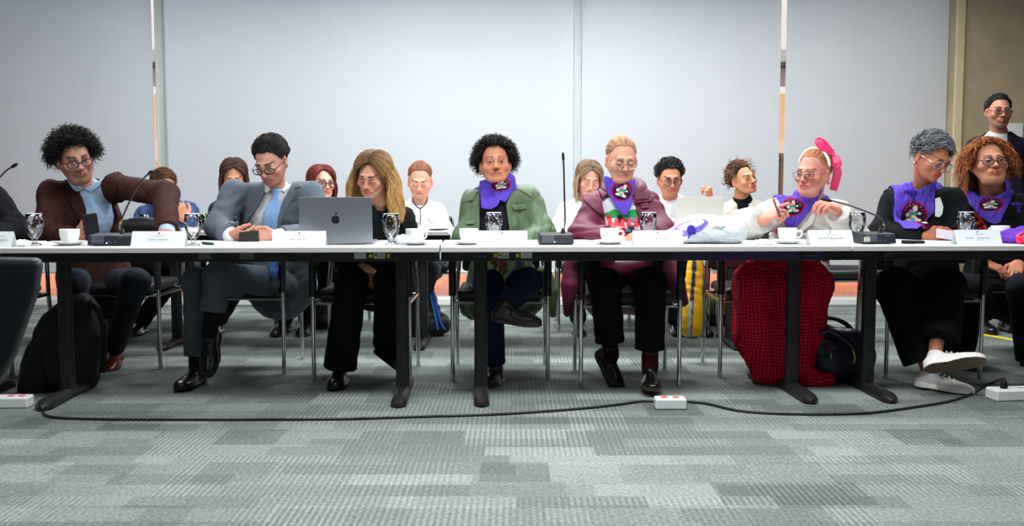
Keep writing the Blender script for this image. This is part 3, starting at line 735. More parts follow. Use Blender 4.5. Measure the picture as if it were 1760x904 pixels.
M_PIERT = mat('pale_wood_edge', srgb(206, 188, 148), .55, bump=.1, bscale=60, var=.08, vscale=9)
M_MULL = mat('window_post_paint', srgb(196, 198, 194), .5, bump=.05, bscale=80)
M_SILL = mat('white_sill', srgb(215, 213, 205), .5, bump=.05, bscale=80)
M_CEIL = mat('ceiling_paint', srgb(150, 150, 150), .85, bump=.05, bscale=120)
RX0, RX1, RY0, RY1 = -6.2, 6.0, -2.6, 8.75
struct('floor', MB().box(((RX0+RX1)/2, (RY0+RY1)/2, -.05), (RX1-RX0, RY1-RY0, .1)), M_CARPET)
struct('ceiling', MB().box(((RX0+RX1)/2, (RY0+RY1)/2, CEIL+.05), (RX1-RX0, RY1-RY0, .1)), M_CEIL)
struct('wall_left', MB().box((RX0-.05, (RY0+RY1)/2, CEIL/2), (.1, RY1-RY0, CEIL)), M_WALL)
struct('wall_right', MB().box((RX1+.05, (RY0+RY1)/2, CEIL/2), (.1, RY1-RY0, CEIL)), M_PIER)
struct('wall_front', MB().box(((RX0+RX1)/2, RY0-.05, CEIL/2), (RX1-RX0+.2, .1, CEIL)), mat('dark_rear_wall', srgb(110, 110, 112), .8, bump=.05, bscale=100))
YW = 8.62; YB = 8.50
XP = at(1634, 300, 8.40)[0]
struct('wall_back', MB().box(((XP+RX1)/2, 8.58, CEIL/2), (RX1-XP, .36, CEIL)), M_PIER)
struct('trim_1', MB().box((XP+.035, 8.385, CEIL/2), (.07, .03, CEIL), bev=.004), M_PIERT)
for i, (x0, x1) in enumerate(((275, 289), (985, 998), (1343, 1346))):   # window posts
    a, b = at(x0, 300, YW)[0], at(x1, 300, YW)[0]
    if x1-x0 > 5:
        o = MB(); o.box(((a+b)/2, YW, CEIL/2), (b-a, .10, CEIL), bev=.004); o.box((b+.015, YW-.035, CEIL/2), (.018, .03, CEIL))
        struct('trim_%d' % (i+2), o, M_MULL)
struct('trim_5', MB().box(((RX0+XP)/2, YW-.02, .030), (XP-RX0, .22, .06), bev=.006), M_SILL)
struct('trim_6', MB().box(((RX0+XP)/2, YW, CEIL-.06), (XP-RX0, .12, .12), bev=.006), M_MULL)
edges = [-6.2, at(282, 300, YW)[0], at(991, 300, YW)[0], at(1346, 300, YW)[0], XP]
for i in range(4):
    w = MB(); w.box(((edges[i]+edges[i+1])/2, YW+.02, (CEIL+.03)/2), (edges[i+1]-edges[i]-.01, .012, CEIL-.1))
    struct('window_%d' % (i+1), w, M_PANE)
def blind(x0, x1, zb, label, z1=CEIL-.03):
    r = empty('roller_blind', ((x0+x1)/2, YB, z1), 0, label, 'blind')
    n = 60; V = []; F = []
    xs = np.linspace(x0, x1, n)-(x0+x1)/2
    sheet = MB(); P = []; T = .0025
    for z in np.linspace(zb, z1, 9)-z1:
        for x in xs: P.append((x, .006*math.sin(x*2.1+z)+.003*math.sin(x*9+1.3), z))
    k = len(P); P2 = [(x, y+T, z) for x, y, z in P]
    for j in range(8):
        for i_ in range(n-1):
            a = j*n+i_; F.append((a, a+1, a+n+1, a+n))
    sheet.add(P, F); o = sheet.build('fabric', M_BLIND, parent=r, smooth=True, autos=False)
    MB().box((0, 0, zb-z1-.006), (x1-x0, .022, .028), bev=.008).build('bottom_bar', M_MULL, parent=r)
    MB().tube([(-(x1-x0)/2, .02, -.01), ((x1-x0)/2, .02, -.01)], .028, 16).build('roller_tube', M_MULL, parent=r, smooth=True)
B = lambda px: at(px, 300, YB)[0]
ZB = at(600, 466, YB)[2]
blind(-6.1, B(267), ZB, 'white roller blind at the far left, ending at the brick-coloured gap')
blind(B(290), B(985), ZB, 'widest white roller blind, behind the laptop and the woman in the green jacket')
blind(B(999), B(1338), ZB+.0, 'white roller blind behind the woman in the maroon parka')
blind(B(1346.5), XP-.01, ZB, 'white roller blind next to the beige wall at the right')
# outside: brick terrace, low wall and facade across the way
def brick_material():
    m = bpy.data.materials.new('terrace_brick'); m.use_nodes = True; nt = m.node_tree; b = nt.nodes['Principled BSDF']; b.inputs['Roughness'].default_value = .8
    tc = nt.nodes.new('ShaderNodeTexCoord'); t = nt.nodes.new('ShaderNodeTexBrick'); t.inputs['Scale'].default_value = 2.4
    t.inputs['Color1'].default_value = (*srgb(226, 116, 72), 1); t.inputs['Color2'].default_value = (*srgb(238, 138, 92), 1); t.inputs['Mortar'].default_value = (*srgb(190, 92, 60), 1)
    t.inputs['Mortar Size'].default_value = .012; nt.links.new(tc.outputs['Object'], t.inputs['Vector']); nt.links.new(t.outputs[0], b.inputs['Base Color']); return m
struct('ground_outside', MB().box((0, 8.75+6, -.06), (24, 12, .1)), brick_material())
def facade_material():
    m = bpy.data.materials.new('facade_courses'); m.use_nodes = True; nt = m.node_tree; b = nt.nodes['Principled BSDF']; b.inputs['Roughness'].default_value = .8
    tc = nt.nodes.new('ShaderNodeTexCoord'); s = nt.nodes.new('ShaderNodeSeparateXYZ'); nt.links.new(tc.outputs['Object'], s.inputs[0])
    mr = nt.nodes.new('ShaderNodeMath'); mr.operation = 'MULTIPLY'; mr.inputs[1].default_value = .2; nt.links.new(s.outputs[2], mr.inputs[0])
    cr = nt.nodes.new('ShaderNodeValToRGB'); cr.color_ramp.interpolation = 'CONSTANT'; nt.links.new(mr.outputs[0], cr.inputs[0])
    dim = lambda c: tuple(int(v*.84) for v in c)
    stops = [(0, (196, 120, 78)), (.06, (230, 160, 110)), (.11, (240, 190, 145)), (.17, (236, 172, 118)), (.22, (222, 160, 110)), (.27, (244, 206, 160)), (.33, (238, 188, 130)), (.40, (228, 180, 110)),
             (.46, (244, 236, 226)), (.48, (150, 128, 116)), (.53, (60, 44, 38)), (.545, (180, 160, 148)), (.58, (232, 214, 200)), (.70, (236, 220, 206))]
    el = cr.color_ramp.elements; el[0].position = 0; el[0].color = (*srgb(*stops[0][1]), 1); el[1].position = stops[1][0]; el[1].color = (*srgb(*stops[1][1]), 1)
    for p, c in stops[2:]: e = el.new(p); e.color = (*srgb(*dim(c)), 1)
    nt.links.new(cr.outputs[0], b.inputs['Base Color']); return m
f = MB(); f.box((-8, 14.2, 2.6), (9, .4, 5.2)); f.box((-8, 13.95, 2.72), (9, .12, .08)); f.box((7.2, 14.2, 2.6), (14, .4, 5.2)); f.box((7.2, 13.95, 2.72), (14, .12, .08))
tag(f.build('neighbouring_building', facade_material()), 'cream and orange brick facade seen through the gaps between the blinds', 'building')
# a dark service column outside the third window
p = MB(); p.box((at(1341, 250, 10.4)[0], 10.4, .62), (.26, .26, 1.36), bev=.02); p.box((at(1341, 250, 10.4)[0], 10.4, 1.33), (.34, .34, .06), bev=.01)
tag(p.build('planter_post', mat('dark_brown_metal', srgb(96, 72, 58), .6, bump=.1, bscale=50)), 'dark brown post standing outside behind the narrow right gap', 'post')
# ceiling luminaires, none in view; the row by the blinds is added
M_LUM = mat('lamp_diffuser', (.9, .9, .9), .6, emit=(.95, .98, 1.), estr=2.0); M_LUMF = mat('lamp_frame', (.8, .8, .8), .5)
for i, (x, y, sx, sy, pw, spr) in enumerate(LAMPS):
    r = empty('ceiling_lamp', (x, y, CEIL), 0, 'unseen white rectangular ceiling lamp panel above the room', 'lamp', 'ceiling lamp panels')
    f = MB()
    for s in (-1, 1): f.box((s*sx/2, 0, -.02), (.03, sy+.03, .04), bev=.004); f.box((0, s*sy/2, -.02), (sx, .03, .04), bev=.004)
    f.build('lamp_frame', M_LUMF, parent=r); MB().box((0, 0, -.012), (sx-.03, sy-.03, .012)).build('diffuser', M_LUM, parent=r)
# white switch plate on the beige wall and yellow floor tape
n_ = at(1741, 228, 8.39)
t = MB(); t.box((0, 0, 0), (.20, .004, .16)); tag(t.build('wall_switch_plate', mat('paper', srgb(225, 226, 224), .8, bump=.03, bscale=90)), 'small white switch plate fixed to the beige wall behind the standing man', 'switch')
bpy.data.objects['wall_switch_plate'].location = (n_[0]-.02, n_[1], n_[2])
a = atf(1560, 551); b = atf(1762, 588)
V = []; d = nrm(b-a); s = np.array([-d[1], d[0], 0])*.028
tp = MB(); tp.add([a-s, b-s, b+s, a+s, a-s+[0, 0, .0015], b-s+[0, 0, .0015], b+s+[0, 0, .0015], a+s+[0, 0, .0015]], [(4, 5, 6, 7), (0, 1, 5, 4), (2, 3, 7, 6), (1, 2, 6, 5), (3, 0, 4, 7)])
o = tp.build('floor_tape', mat('yellow_tape', srgb(236, 214, 30), .5, bump=.05, bscale=90), origin=(a+b)/2); tag(o, 'yellow tape strip on the carpet at the right, behind the curly-haired woman', 'tape')

# ---------------------------------------------------------------- tables
M_LAM = mat('white_laminate', srgb(226, 226, 224), .35, bump=.03, bscale=150, spec=.4)
M_EDGE = mat('grey_edge_band', srgb(196, 194, 192), .45, bump=.02, bscale=100)
M_STEEL = mat('black_powder_steel', (.012, .012, .014), .42, bump=.06, bscale=300)
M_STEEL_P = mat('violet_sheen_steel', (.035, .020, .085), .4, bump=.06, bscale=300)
PHI = math.atan(.04)
def yfront(x): return 4.60+.04*x
def make_table(name, label, xc, yf, W, rz=PHI, D=.60, group=None, apron=M_STEEL, feet=True, H=.742):
    r = empty(name, (xc-math.sin(rz)*D/2*0, yf, 0), rz, label, 'table', group)  # origin at the middle of the front edge
    MB().box((0, D/2, H-.0125), (W-.004, D, .025), bev=.003).build('table_top', M_LAM, parent=r)
    e = MB(); e.box((0, -.0015, H-.0135), (W-.006, .003, .021)); e.build('edge_band', M_EDGE, parent=r)
    MB().box((0, .115, H-.050), (W-.001, .022, .050), bev=.003).build('apron', apron, parent=r)
    for s in (-1, 1):
        x = s*(W/2-.19); p = MB(); a = np.linspace(0, 2*np.pi, 20, endpoint=False)
        ring = lambda z: [(x+.033*math.copysign(abs(math.cos(t))**.7, math.cos(t)), .26+.028*math.copysign(abs(math.sin(t))**.7, math.sin(t)), z) for t in a]
        p.add(ring(.035)+ring(H-.03), [(i, (i+1) % 20, 20+(i+1) % 20, 20+i) for i in range(20)])
        p.box((x, .26, H-.04), (.05, .46, .03), bev=.005)
        p.build('post', M_STEEL, parent=r, smooth=True)
        f = MB(); pr = []
        n = 20
        for k in range(n+1):
            v = -.06+ (k/n)*.62; e_ = min(k, n-k)/2.; w = .036*min(1, math.sqrt(max(0, 1-(1-min(e_, 1))**2))+.25); hgt = .042*min(1, .45+.55*min(e_, 1))
            pr.append([(x+w*c_, v, .006+hgt*max(0, s_)) for c_, s_ in ((1, 0), (.98, .45), (.8, .82), (.4, .98), (0, 1), (-.4, .98), (-.8, .82), (-.98, .45), (-1, 0))])
        V = [q for rr in pr for q in rr]; F = [(k*9+i, k*9+i+1, k*9+10+i, k*9+9+i) for k in range(n) for i in range(8)]
        F += [tuple(range(8, -1, -1)), tuple(n*9+i for i in range(9))]+[(k*9, k*9+9, k*9+17, k*9+8) for k in range(n)]
        f.add(V, F); fo = f.build('foot', M_STEEL, parent=r, smooth=True)
        for v in (-.03, .53): MB().lathe([(0, 0), (.02, 0), (.02, .006), (0, .006)], (x, v, 0), 14).build('glide', M_BLACKPL, parent=fo)
    return r
TW = [(-4.305, 1.93), (-2.345+1.0, 2.0), (.634, 1.925), (2.585, 1.95)]
TABS = [make_table('folding_table', l, x, yfront(x), w, apron=ap) for (x, w), l, ap in zip(
    [(-3.36, 2.0), (-1.336, 2.0), (.632, 1.93), (2.548, 1.90)],
    ['white-topped table at the far left edge in front of the person in black', 'white-topped table carrying the silver laptop and the first microphone from the left', 'white-topped table carrying the white plastic bag, in front of the green and maroon jackets', 'white-topped table at the right in front of the grey-haired woman'],
    [M_STEEL, M_STEEL, M_STEEL, M_STEEL])]
st = MB().box((.50, .103, .692), (.72, .0015, .046), bev=.0005).build('apron_sheen', M_STEEL_P, parent=TABS[2])  # violet sheen put into the colour of a thin strip over the apron
M_ST_W = mat('sticker_grey', srgb(176, 182, 172), .6); M_ST_O = mat('sticker_orange', srgb(230, 140, 20), .6); M_ST_Y = mat('sticker_yellow', srgb(205, 190, 20), .6); M_ST_D = mat('sticker_old', srgb(96, 92, 82), .8, var=.3, vscale=60)
def sticker(px, wpx, m, t, dark=None, hpx=10):
    """inventory label stuck on a table's apron"""
    r = TABS[t]; P = at(px, 441, 4.70); rx = P[0]-r.location.x
    o = MB(); w = wpx/366.; h = hpx/366.; o.box((rx, .1035, .694), (w, .0012, h), bev=.0003); o.build('sticker', m, parent=r)
    if dark:
        q = MB(); q.box((rx-w*.3, .1026, .697), (w*.2, .001, h*.35)); q.box((rx+w*.1, .1026, .690), (w*.6, .001, .0022)); q.box((rx+w*.12, .1026, .696), (w*.45, .001, .0015))
        q.build('sticker_print', mat('label_print', srgb(60, 70, 68), .7), parent=r)
sticker(359, 22, M_ST_D, 1); sticker(430, 24, M_ST_D, 1); sticker(622, 20, M_ST_W, 1); sticker(655, 20, M_ST_W, 1, True); sticker(670, 6, M_ST_O, 1, None, 7)
sticker(640, 6, M_ST_Y, 1, None, 6); sticker(853, 6, M_ST_O, 2, None, 7); sticker(867, 19, M_ST_W, 2, True); sticker(891, 6, M_ST_Y, 2, None, 6); sticker(906, 20, M_ST_W, 2)
T2 = []
for i, (x, l) in enumerate(((-3.4, 'second-row white table at the left, behind the man in the brown blazer'), (-1.38, 'second-row white table behind the man in the grey suit'), (.62, 'second-row white table between the green and the maroon jackets'))):
    T2.append(make_table('folding_table', l, x, 6.17, 1.98, rz=0))

# ---------------------------------------------------------------- chairs
M_VINYL = mat('black_vinyl', (.014, .014, .016), .38, bump=.12, bscale=120, spec=.5)
M_ARM = mat('arm_plastic', (.012, .012, .014), .4)
def cushion(lo, hi, r, m_, name, parent, bow=0., puff=.012):
    lo = np.array(lo, float); hi = np.array(hi, float); g = Grid(lo-.04, hi+.04, .008)
    g.box((lo+hi)/2, (hi-lo)/2, None, 0, min(r, (hi-lo).min()/2*.98))
    g.ell((lo+hi)/2+np.array([0, 0, (hi-lo)[2]*.2]), (hi-lo)/2*np.array([.9, .9, .9]), None, .02)
    V, F = g.surface(); V[:, 1] += bow*((V[:, 0]-(lo+hi)[0]/2)**2)
    return fast_mesh(name, V, F, m_, parent=parent)
def make_chair():
    r = empty('visitor_chair', (0, 0, 0))
    cushion((-.225, 0, .425), (.225, .45, .485), .028, M_VINYL, 'seat', r)
    cushion((-.22, .455, .54), (.22, .50, .80), .022, M_VINYL, 'backrest', r, bow=-.35)
    for s in (-1, 1):
        MB().tube([(s*.25, .02, 0), (s*.25, .015, .645)], .0115, 10).build('leg', M_CHROME, parent=r, smooth=True)
        MB().tube([(s*.25, .50, 0), (s*.25, .455, .42), (s*.235, .48, .62), (s*.215, .51, .77)], .0115, 10).build('leg', M_CHROME, parent=r, smooth=True)
        MB().tube(spline([(s*.25, .018, .45), (s*.25, .010, .60), (s*.252, .04, .66), (s*.255, .14, .675), (s*.25, .30, .67), (s*.24, .47, .655)], 30), .0165, 10, flat=1.2).build('armrest', M_ARM, parent=r, smooth=True)
    f = MB(); f.tube([(-.25, .03, .415), (.25, .03, .415)], .010, 8); f.tube([(-.25, .44, .415), (.25, .44, .415)], .010, 8); f.tube([(-.25, .03, .415), (-.25, .45, .415)], .010, 8); f.tube([(.25, .03, .415), (.25, .45, .415)], .010, 8)
    f.build('seat_frame', M_CHROME, parent=r, smooth=True)
    return r
chair0 = make_chair(); used = [False]
CHAIRS = [  # x centre, y of the front legs, turn, label
    (-2.22, 5.50, 0, 'chrome-legged chair under the man in the brown blazer', 1), (-1.49, 5.34, 0, 'chrome-legged chair under the man in the grey suit', 1),
    (-.785, 5.13, 0, 'chrome-legged chair under the blonde woman behind the laptop', 1), (-.062, 5.17, 0, 'chrome-legged chair under the woman in the green jacket', 1),
    (.60, 4.99, 0, 'chrome-legged chair under the woman in the maroon parka', 1), (1.36, 5.24, 0, 'chrome-legged chair under the woman in the red checked skirt', 1),
    (2.24, 5.22, 0, 'chrome-legged chair under the grey-haired woman in black', 1), (2.93, 5.72, .0, 'chrome-legged chair under the curly-haired woman at the right edge', 1),
    (-2.86, 5.12, 0, 'chrome-legged chair at the far left under the person in black', 1),
    (2.22, 6.35, .1, 'empty dark chair between the red skirt and the grey-haired woman', 2),
    (-2.50, 6.95, 0, 'second-row chair under the boy in the blue jacket', 2), (-1.93, 7.0, 0, 'second-row chair under the dark-haired woman behind the grey suit', 2),
    (-1.33, 7.0, 0, 'second-row chair under the red-haired woman', 2), (-.66, 6.92, 0, 'second-row chair under the woman in the white blouse', 2),
    (.58, 6.98, 0, 'second-row chair under the woman behind the maroon parka', 2), (1.13, 6.95, 0, 'second-row chair under the young man in the white hoodie', 2), (1.70, 6.95, 0, 'second-row chair under the woman in the cream jacket', 2)]
for x, y, rz, lab, row in CHAIRS:
    o = chair0 if not used[0] else copy_tree(chair0); used[0] = True
    o.location = (x, y, 0); o.rotation_euler = (0, 0, rz); tag(o, lab, 'chair', 'visitor chairs in the first row' if row == 1 else 'visitor chairs in the second row')
# ---------------------------------------------------------------- the people
J = at
def zp(pts, ox, oy, s): return [(ox+x*s, oy+y*s) for x, y in pts]
def PX(pts, Y): return [(lambda q: (q[0], q[2]))(at(x, y, Y)) for x, y in pts]
def const(V, c): return np.tile(srgb(*c), (len(V), 1))
def garment(p, inf=.014, cuff=.95, which='lr', h=None, wr=.0035, wf=38, hem=None, seed=1, low=.036, mid=.048, up=.056, neck_cut=True, bust=True, collar=0., lo=None, hi=None, sk=.05, skirt=None, ridge=True):
    """filled cloth volume over torso and arms"""
    if lo is None: g = p.g_torso(h or p.h)
    else: g = Grid(lo, hi, h or p.h)
    p.torso(g, inf, bust, sk); p.arms(g, inf, cuff, which, .035, up, mid, low)
    if collar: g.cone(p.neck-p.up*.02, p.neck+p.up*collar, .070, .066, .03, flat='b')
    if skirt: 
        for a, b, ra, rb in skirt: g.cone(a, b, ra, rb, .05)
    if wr: g.wrinkle(wr, wf, seed, ridge=ridge)
    if neck_cut:
        n = p.neck+p.up*.015; g.ell(n+p.fw*.02+p.up*.03, (.062, .07, .05), p.F, .01, 'sub')
    return g
def front_box(p, pts, Y, pad=.03):
    q = np.array(PX(pts, Y)); y0 = min(p.neck[1], p.hip[1])
    return np.array([q[:, 0].min()-pad, y0-.34, q[:, 1].min()-pad]), np.array([q[:, 0].max()+pad, y0+.06, q[:, 1].max()+pad])
def panel(p, fill, pts, Y, off, t=.004, h=.0035, y1=None, rnd=.003, wr=0, wf=45, seed=5):
    lo, hi = front_box(p, pts, Y); g = Grid(lo, hi, h); fill(g)
    if wr: g.wrinkle(wr, wf, seed, ridge=True)
    return g.patch(PX(pts, Y), off, t, (p.neck[1]+.02) if y1 is None else y1, rnd)
def trousers(p, col, rt=.088, rk=.066, rh=.055, hem=.92, belly=True, name='trousers', wr=.003, kl=None, m=None, sep=True, h=None, hemr=None, paint=None):
    pts = np.array([p.hip, p.hl, p.hr, p.kl, p.kr, p.al, p.ar]); g = Grid(pts.min(0)-.17, pts.max(0)+.14, h or max(p.h, .008))
    F = p.F; g.ell(p.hip, (p.w*.9*p.wbody+.02, .13*p.fat+.01, .13), F, .05)
    for H, K, A in ((p.hl, p.kl, p.al), (p.hr, p.kr, p.ar)):
        q = Grid.copy(g); q.D[:] = .5
        hm = hem if np.isscalar(hem) else hem[0 if H is p.hl else 1]
        E = K+(A-K)*hm; q.cone(H, K, rt, rk, .03); q.cone(K, E, rk, hemr or rh, .035, flat='b'); g.union(q, .018)
    if wr: g.wrinkle(wr, 30, 7, ridge=True)
    p.piece(name, g, m or M_CLOTH, col, paint)
def emblem(V, P0, rx, rz, base, rot=0.):
    c = base.copy(); u = (V[:, 0]-P0[0]); w = (V[:, 2]-P0[1]); ca, sa = math.cos(rot), math.sin(rot)
    u, w = (u*ca+w*sa)/rx, (-u*sa+w*ca)/rz; r = np.hypot(u, w)
    c[r < 1] = srgb(150, 22, 62); c[r < .88] = srgb(46, 18, 58)
    m = (r < .80) & (r > .68) & (np.sin(np.arctan2(w, u)*17) > .1) & (w > .1); c[m] = srgb(176, 96, 60)
    def blob(x, z, a, b, col):
        m = ((u-x)/a)**2+((w-z)/b)**2 < 1; c[m] = srgb(*col)
    blob(.12, .42, .17, .24, (226, 206, 190)); blob(-.12, .22, .22, .17, (224, 120, 190)); blob(-.05, .02, .36, .15, (30, 160, 120))
    blob(-.42, -.02, .14, .16, (225, 210, 190)); blob(0, -.22, .26, .16, (212, 176, 140)); blob(-.3, -.42, .22, .13, (230, 215, 195)); blob(.28, -.42, .26, .13, (226, 205, 185)); blob(.02, -.40, .12, .16, (60, 170, 190)); blob(.42, .08, .12, .08, (240, 230, 220))
    return c
SCARF = (92, 68, 184)
def scarf(p, fill, pts, Y, em=None, off=.016, t=.0045, ring=(.078, .070), seed=3, knot=None, ringz=.03, wr=.006, ring_r=.020, y1=None, emrot=0.):
    def fill2(g):
        fill(g); g.cone(p.neck-p.up*.03, p.neck+p.up*.03+p.fw*.01, ring[0]-.008, ring[0]-.012, .03); g.cone(p.neck+p.up*.02+p.fw*.01, p.neck+p.up*.085+p.fw*.02, ring[0]-.012, ring[0]-.010, .03); return g
    g = panel(p, fill2, pts, Y, off, t, .0036, y1=y1, wr=wr, wf=42, seed=seed)
    E = None
    if em: q = PX([(em[0], em[1])], Y)[0]; s_ = F_PX/Y; E = (q, em[2]/s_, em[3]/s_)
    def paint(V):
        b = const(V, SCARF)
        return emblem(V, E[0], E[1], E[2], b, emrot) if E else b
    V, F = g.surface(); col = paint(V); parts = [(V, F, col)]
    if ring:
        c = p.neck+p.up*ringz; g2 = Grid(c-.17, c+.17, .0045); k = 26
        P = [c+p.F[:, 0]*ring[0]*math.sin(a)+p.F[:, 1]*ring[1]*math.cos(a)+p.up*(.018*math.cos(a)+.004*math.sin(5*a)) for a in np.linspace(-1.9, 1.9, k)]
        g2.path(P, ring_r, .012); g2.wrinkle(.004, 70, seed, ridge=True); V, F = g2.surface(); parts.append((V, F, const(V, SCARF)))
    if knot:
        q = at(*knot); g3 = Grid(q-.06, q+.06, .004); g3.cone(q+[-.028, 0, .004], q+[.02, -.004, 0], .010, .012); g3.cone(q, q+[.012, -.006, -.04], .008, .011); g3.wrinkle(.002, 90, 2); p.piece('scarf_knot', g3, M_CLOTH, (50, 34, 120))
    n = 0; VV, FF, CC = [], [], []
    for V, F, c in parts: VV.append(V); FF.append(F+n); CC.append(c); n += len(V)
    p.raw('neckerchief', np.concatenate(VV), np.concatenate(FF), M_CLOTH, np.concatenate(CC), label='purple neckerchief with a round dark emblem')
def joints(**k): return {a: J(*v) for a, v in k.items()}
def small(p, name, m=None, color=(20, 20, 20), r=.01, pts=None, label=None, h=.0025, k=.004, flat=None):
    pts = [np.asarray(q, float) for q in pts]; P = np.array(pts); rm = np.max(r); g = Grid(P.min(0)-rm*2-.01, P.max(0)+rm*2+.01, h); g.path(pts, r, k); p.piece(name, g, m or M_CLOTH, color, label=label)
def earring(p, x, col=(215, 210, 200), r=.006, dz=-.048):
    q = p.hl2w([(x*.083, .004, dz)])[0]; g = Grid(q-.02, q+.02, .0018); g.ell(q, (r, r, r*1.3)); p.piece('earring', g, M_FRAME_METAL, col)
def hems(p, g): return g

# --- the man in the brown blazer
p = Person('person in a brown blazer and pale blue shirt with bushy black curls and dark glasses', skin=(190, 138, 118), female=False, fat=1.12, rot=(36, 12, -10), hs=1.04,
    **joints(hip=(165, 486, 5.74), neck=(142, 322, 5.52), head=(129, 274, 5.40), sl=(88, 330, 5.52), sr=(200, 320, 5.50), el=(78, 402, 5.42), er=(284, 334, 5.32), wl=(140, 414, 5.16), wr=(287, 398, 5.10),
    kl=(125, 486, 5.22), kr=(234, 484, 5.25), al=(150, 600, 5.52), ar=(196, 600, 5.62)))
p.make_body(); p.make_head(open_=.6, stubble=.5, brow_t=.0045, nose=1.2, cheeks=1.1, wide=1.06, jaw=1.12, look=(-14, 0), brow=(20, 14, 12), chin2=1, lips=(150, 80, 74))
p.hair([p.cap(.012, front=47, burn=98, color=(10, 9, 9)), p.locks(2600, 11, 'curly', (9, 8, 9), (34, 30, 30), L=.070, r=.0023, curl=.0085, turns=2.2, front=47, burn=98, temple=88, nape=118, grav=.15, spread=1.1, seg=11)])
p.glasses('black', w=.026, hgt=.018, r=.0022)
f1 = lambda g: (p.torso(g, .019, False, .045), p.arms(g, .012, .93, 'lr', .04, .052, .052, .044))[0]
sh = garment(p, .004, .99, wr=.003, wf=45, mid=.040, low=.034, up=.05, collar=.03, neck_cut=True); p.piece('shirt', sh, M_CLOTH, (168, 196, 226))
g = p.g_torso(.006); f1(g)
g.cone(p.hip+p.up*.05, p.hip-p.up*.10+p.fw*.02, .20, .19, .05)
g.wrinkle(.0045, 30, 4, ridge=True)
op = zp([(205, 380), (290, 500), (330, 640), (335, 780), (330, 1000), (700, 1000), (610, 800), (560, 700), (480, 540), (450, 440), (470, 360), (300, 330), (200, 350)], 60, 220, .2213)
g.carve(PX(op, 5.35), p.neck[1]+.03); g.ell(p.neck+p.up*.04+p.fw*.03, (.075, .08, .07), p.F, .01, 'sub'); p.piece('blazer', g, M_CLOTH, (62, 36, 32))
for z in ([(190, 372), (120, 400), (150, 500), (205, 560), (290, 730), (335, 800), (330, 640), (290, 500), (210, 385)], [(455, 440), (470, 395), (560, 320), (610, 420), (590, 560), (650, 820), (610, 800), (560, 700), (480, 540)]):
    p.piece('lapel', panel(p, f1, zp(z, 60, 220, .2213), 5.35, .006, .005), M_CLOTH, (54, 31, 28))
fs = lambda g: (p.torso(g, .004, False), g.cone(p.neck-p.up*.02, p.neck+p.up*.05, .066, .060, .03))[0]
for z in ([(203, 370), (260, 400), (345, 470), (300, 500), (262, 470), (225, 420)], [(462, 390), (430, 430), (345, 470), (400, 498), (470, 450)]):
    p.piece('collar', panel(p, fs, zp(z, 60, 220, .2213), 5.4, .010, .005), M_CLOTH, (176, 202, 230))
small(p, 'shirt_cuff', None, (176, 200, 228), .040, [p.er+(p.wr-p.er)*.88, p.er+(p.wr-p.er)*.985])
trousers(p, (44, 48, 58), hem=.97)
p.foot(p.al, (-.1, -.97, -.1), (0, -.1, 1), col=(84, 34, 24), L=.26); p.foot(p.ar, (.18, -.95, -.22), (0, -.22, .97), col=(92, 36, 26), top=.07, L=.26)
p.hand('l', (.3, -.75, .5), (.75, .55, .2), curl=(.5, .6, .7, .8)); p.hand('r', (.15, -.9, -.18), (0, .1, -1), curl=(.25, .25, .3, .3))
p.finish(); p.finish_glasses(); P1 = p

# --- the man in the grey suit
p = Person('person in a grey suit and light blue tie looking down at a phone', skin=(205, 152, 136), female=False, rot=(-13, 30, -4), hs=1.0,
    **joints(hip=(482, 488, 5.64), neck=(472, 326, 5.46), head=(466, 278, 5.33), sl=(402, 330, 5.42), sr=(534, 332, 5.46), el=(374, 388, 5.32), er=(556, 402, 5.34), wl=(398, 406, 5.10), wr=(476, 407, 5.12),
    kl=(338, 484, 5.04), kr=(374, 474, 4.96), al=(338, 632, 5.08), ar=(360, 574, 4.92)))
p.make_body(); p.make_head(open_=.0, stubble=.38, brow_t=.0042, brow=(25, 18, 16), nose=1.1, lips=(170, 90, 84), jaw=1.04)
p.hair([p.cap(.010, front=50, burn=96, color=(16, 14, 14), noise=.002), p.locks(3200, 12, 'short', (14, 12, 12), (52, 47, 45), L=.050, flow=(.35, .55, .5), lift=.7, r=.0021, spread=.6, curl=.006, turns=1, front=48, burn=96, temple=84, nape=122, infl=.013, seg=7)])
p.glasses('black', w=.026, hgt=.016, r=.0022, shape=3.2)
f2 = lambda g: (p.torso(g, .018, False, .045), p.arms(g, .012, .90, 'lr', .04, .050, .050, .042))[0]
p.piece('shirt', garment(p, .004, .985, wr=.003, wf=45, mid=.042, low=.037, up=.05, collar=.03), M_CLOTH, (214, 216, 218))
g = p.g_torso(.006); f2(g); g.cone(p.hip+p.up*.06, p.hip-p.up*.05, .17, .165, .05); g.wrinkle(.0045, 30, 14, ridge=True)
op = zp([(430, 420), (400, 520), (370, 600), (300, 700), (235, 800), (250, 1000), (520, 1000), (520, 700), (560, 560), (600, 470), (625, 380), (600, 300), (430, 330)], 360, 220, .2213)
g.carve(PX(op, 5.34), p.neck[1]+.03); g.ell(p.neck+p.up*.04+p.fw*.02, (.07, .075, .06), p.F, .01, 'sub'); p.piece('jacket', g, M_CLOTH, (94, 102, 112))
for z in ([(425, 380), (392, 372), (345, 470), (290, 560), (262, 600), (215, 800), (300, 700), (380, 590), (425, 480)], [(620, 360), (650, 380), (700, 460), (640, 470), (650, 520), (590, 620), (510, 830), (520, 700), (560, 560), (600, 470)]):
    p.piece('lapel', panel(p, f2, zp(z, 360, 220, .2213), 5.34, .006, .005), M_CLOTH, (100, 108, 118))
fs = lambda g: (p.torso(g, .004, False), g.cone(p.neck-p.up*.02, p.neck+p.up*.05, .066, .060, .03))[0]
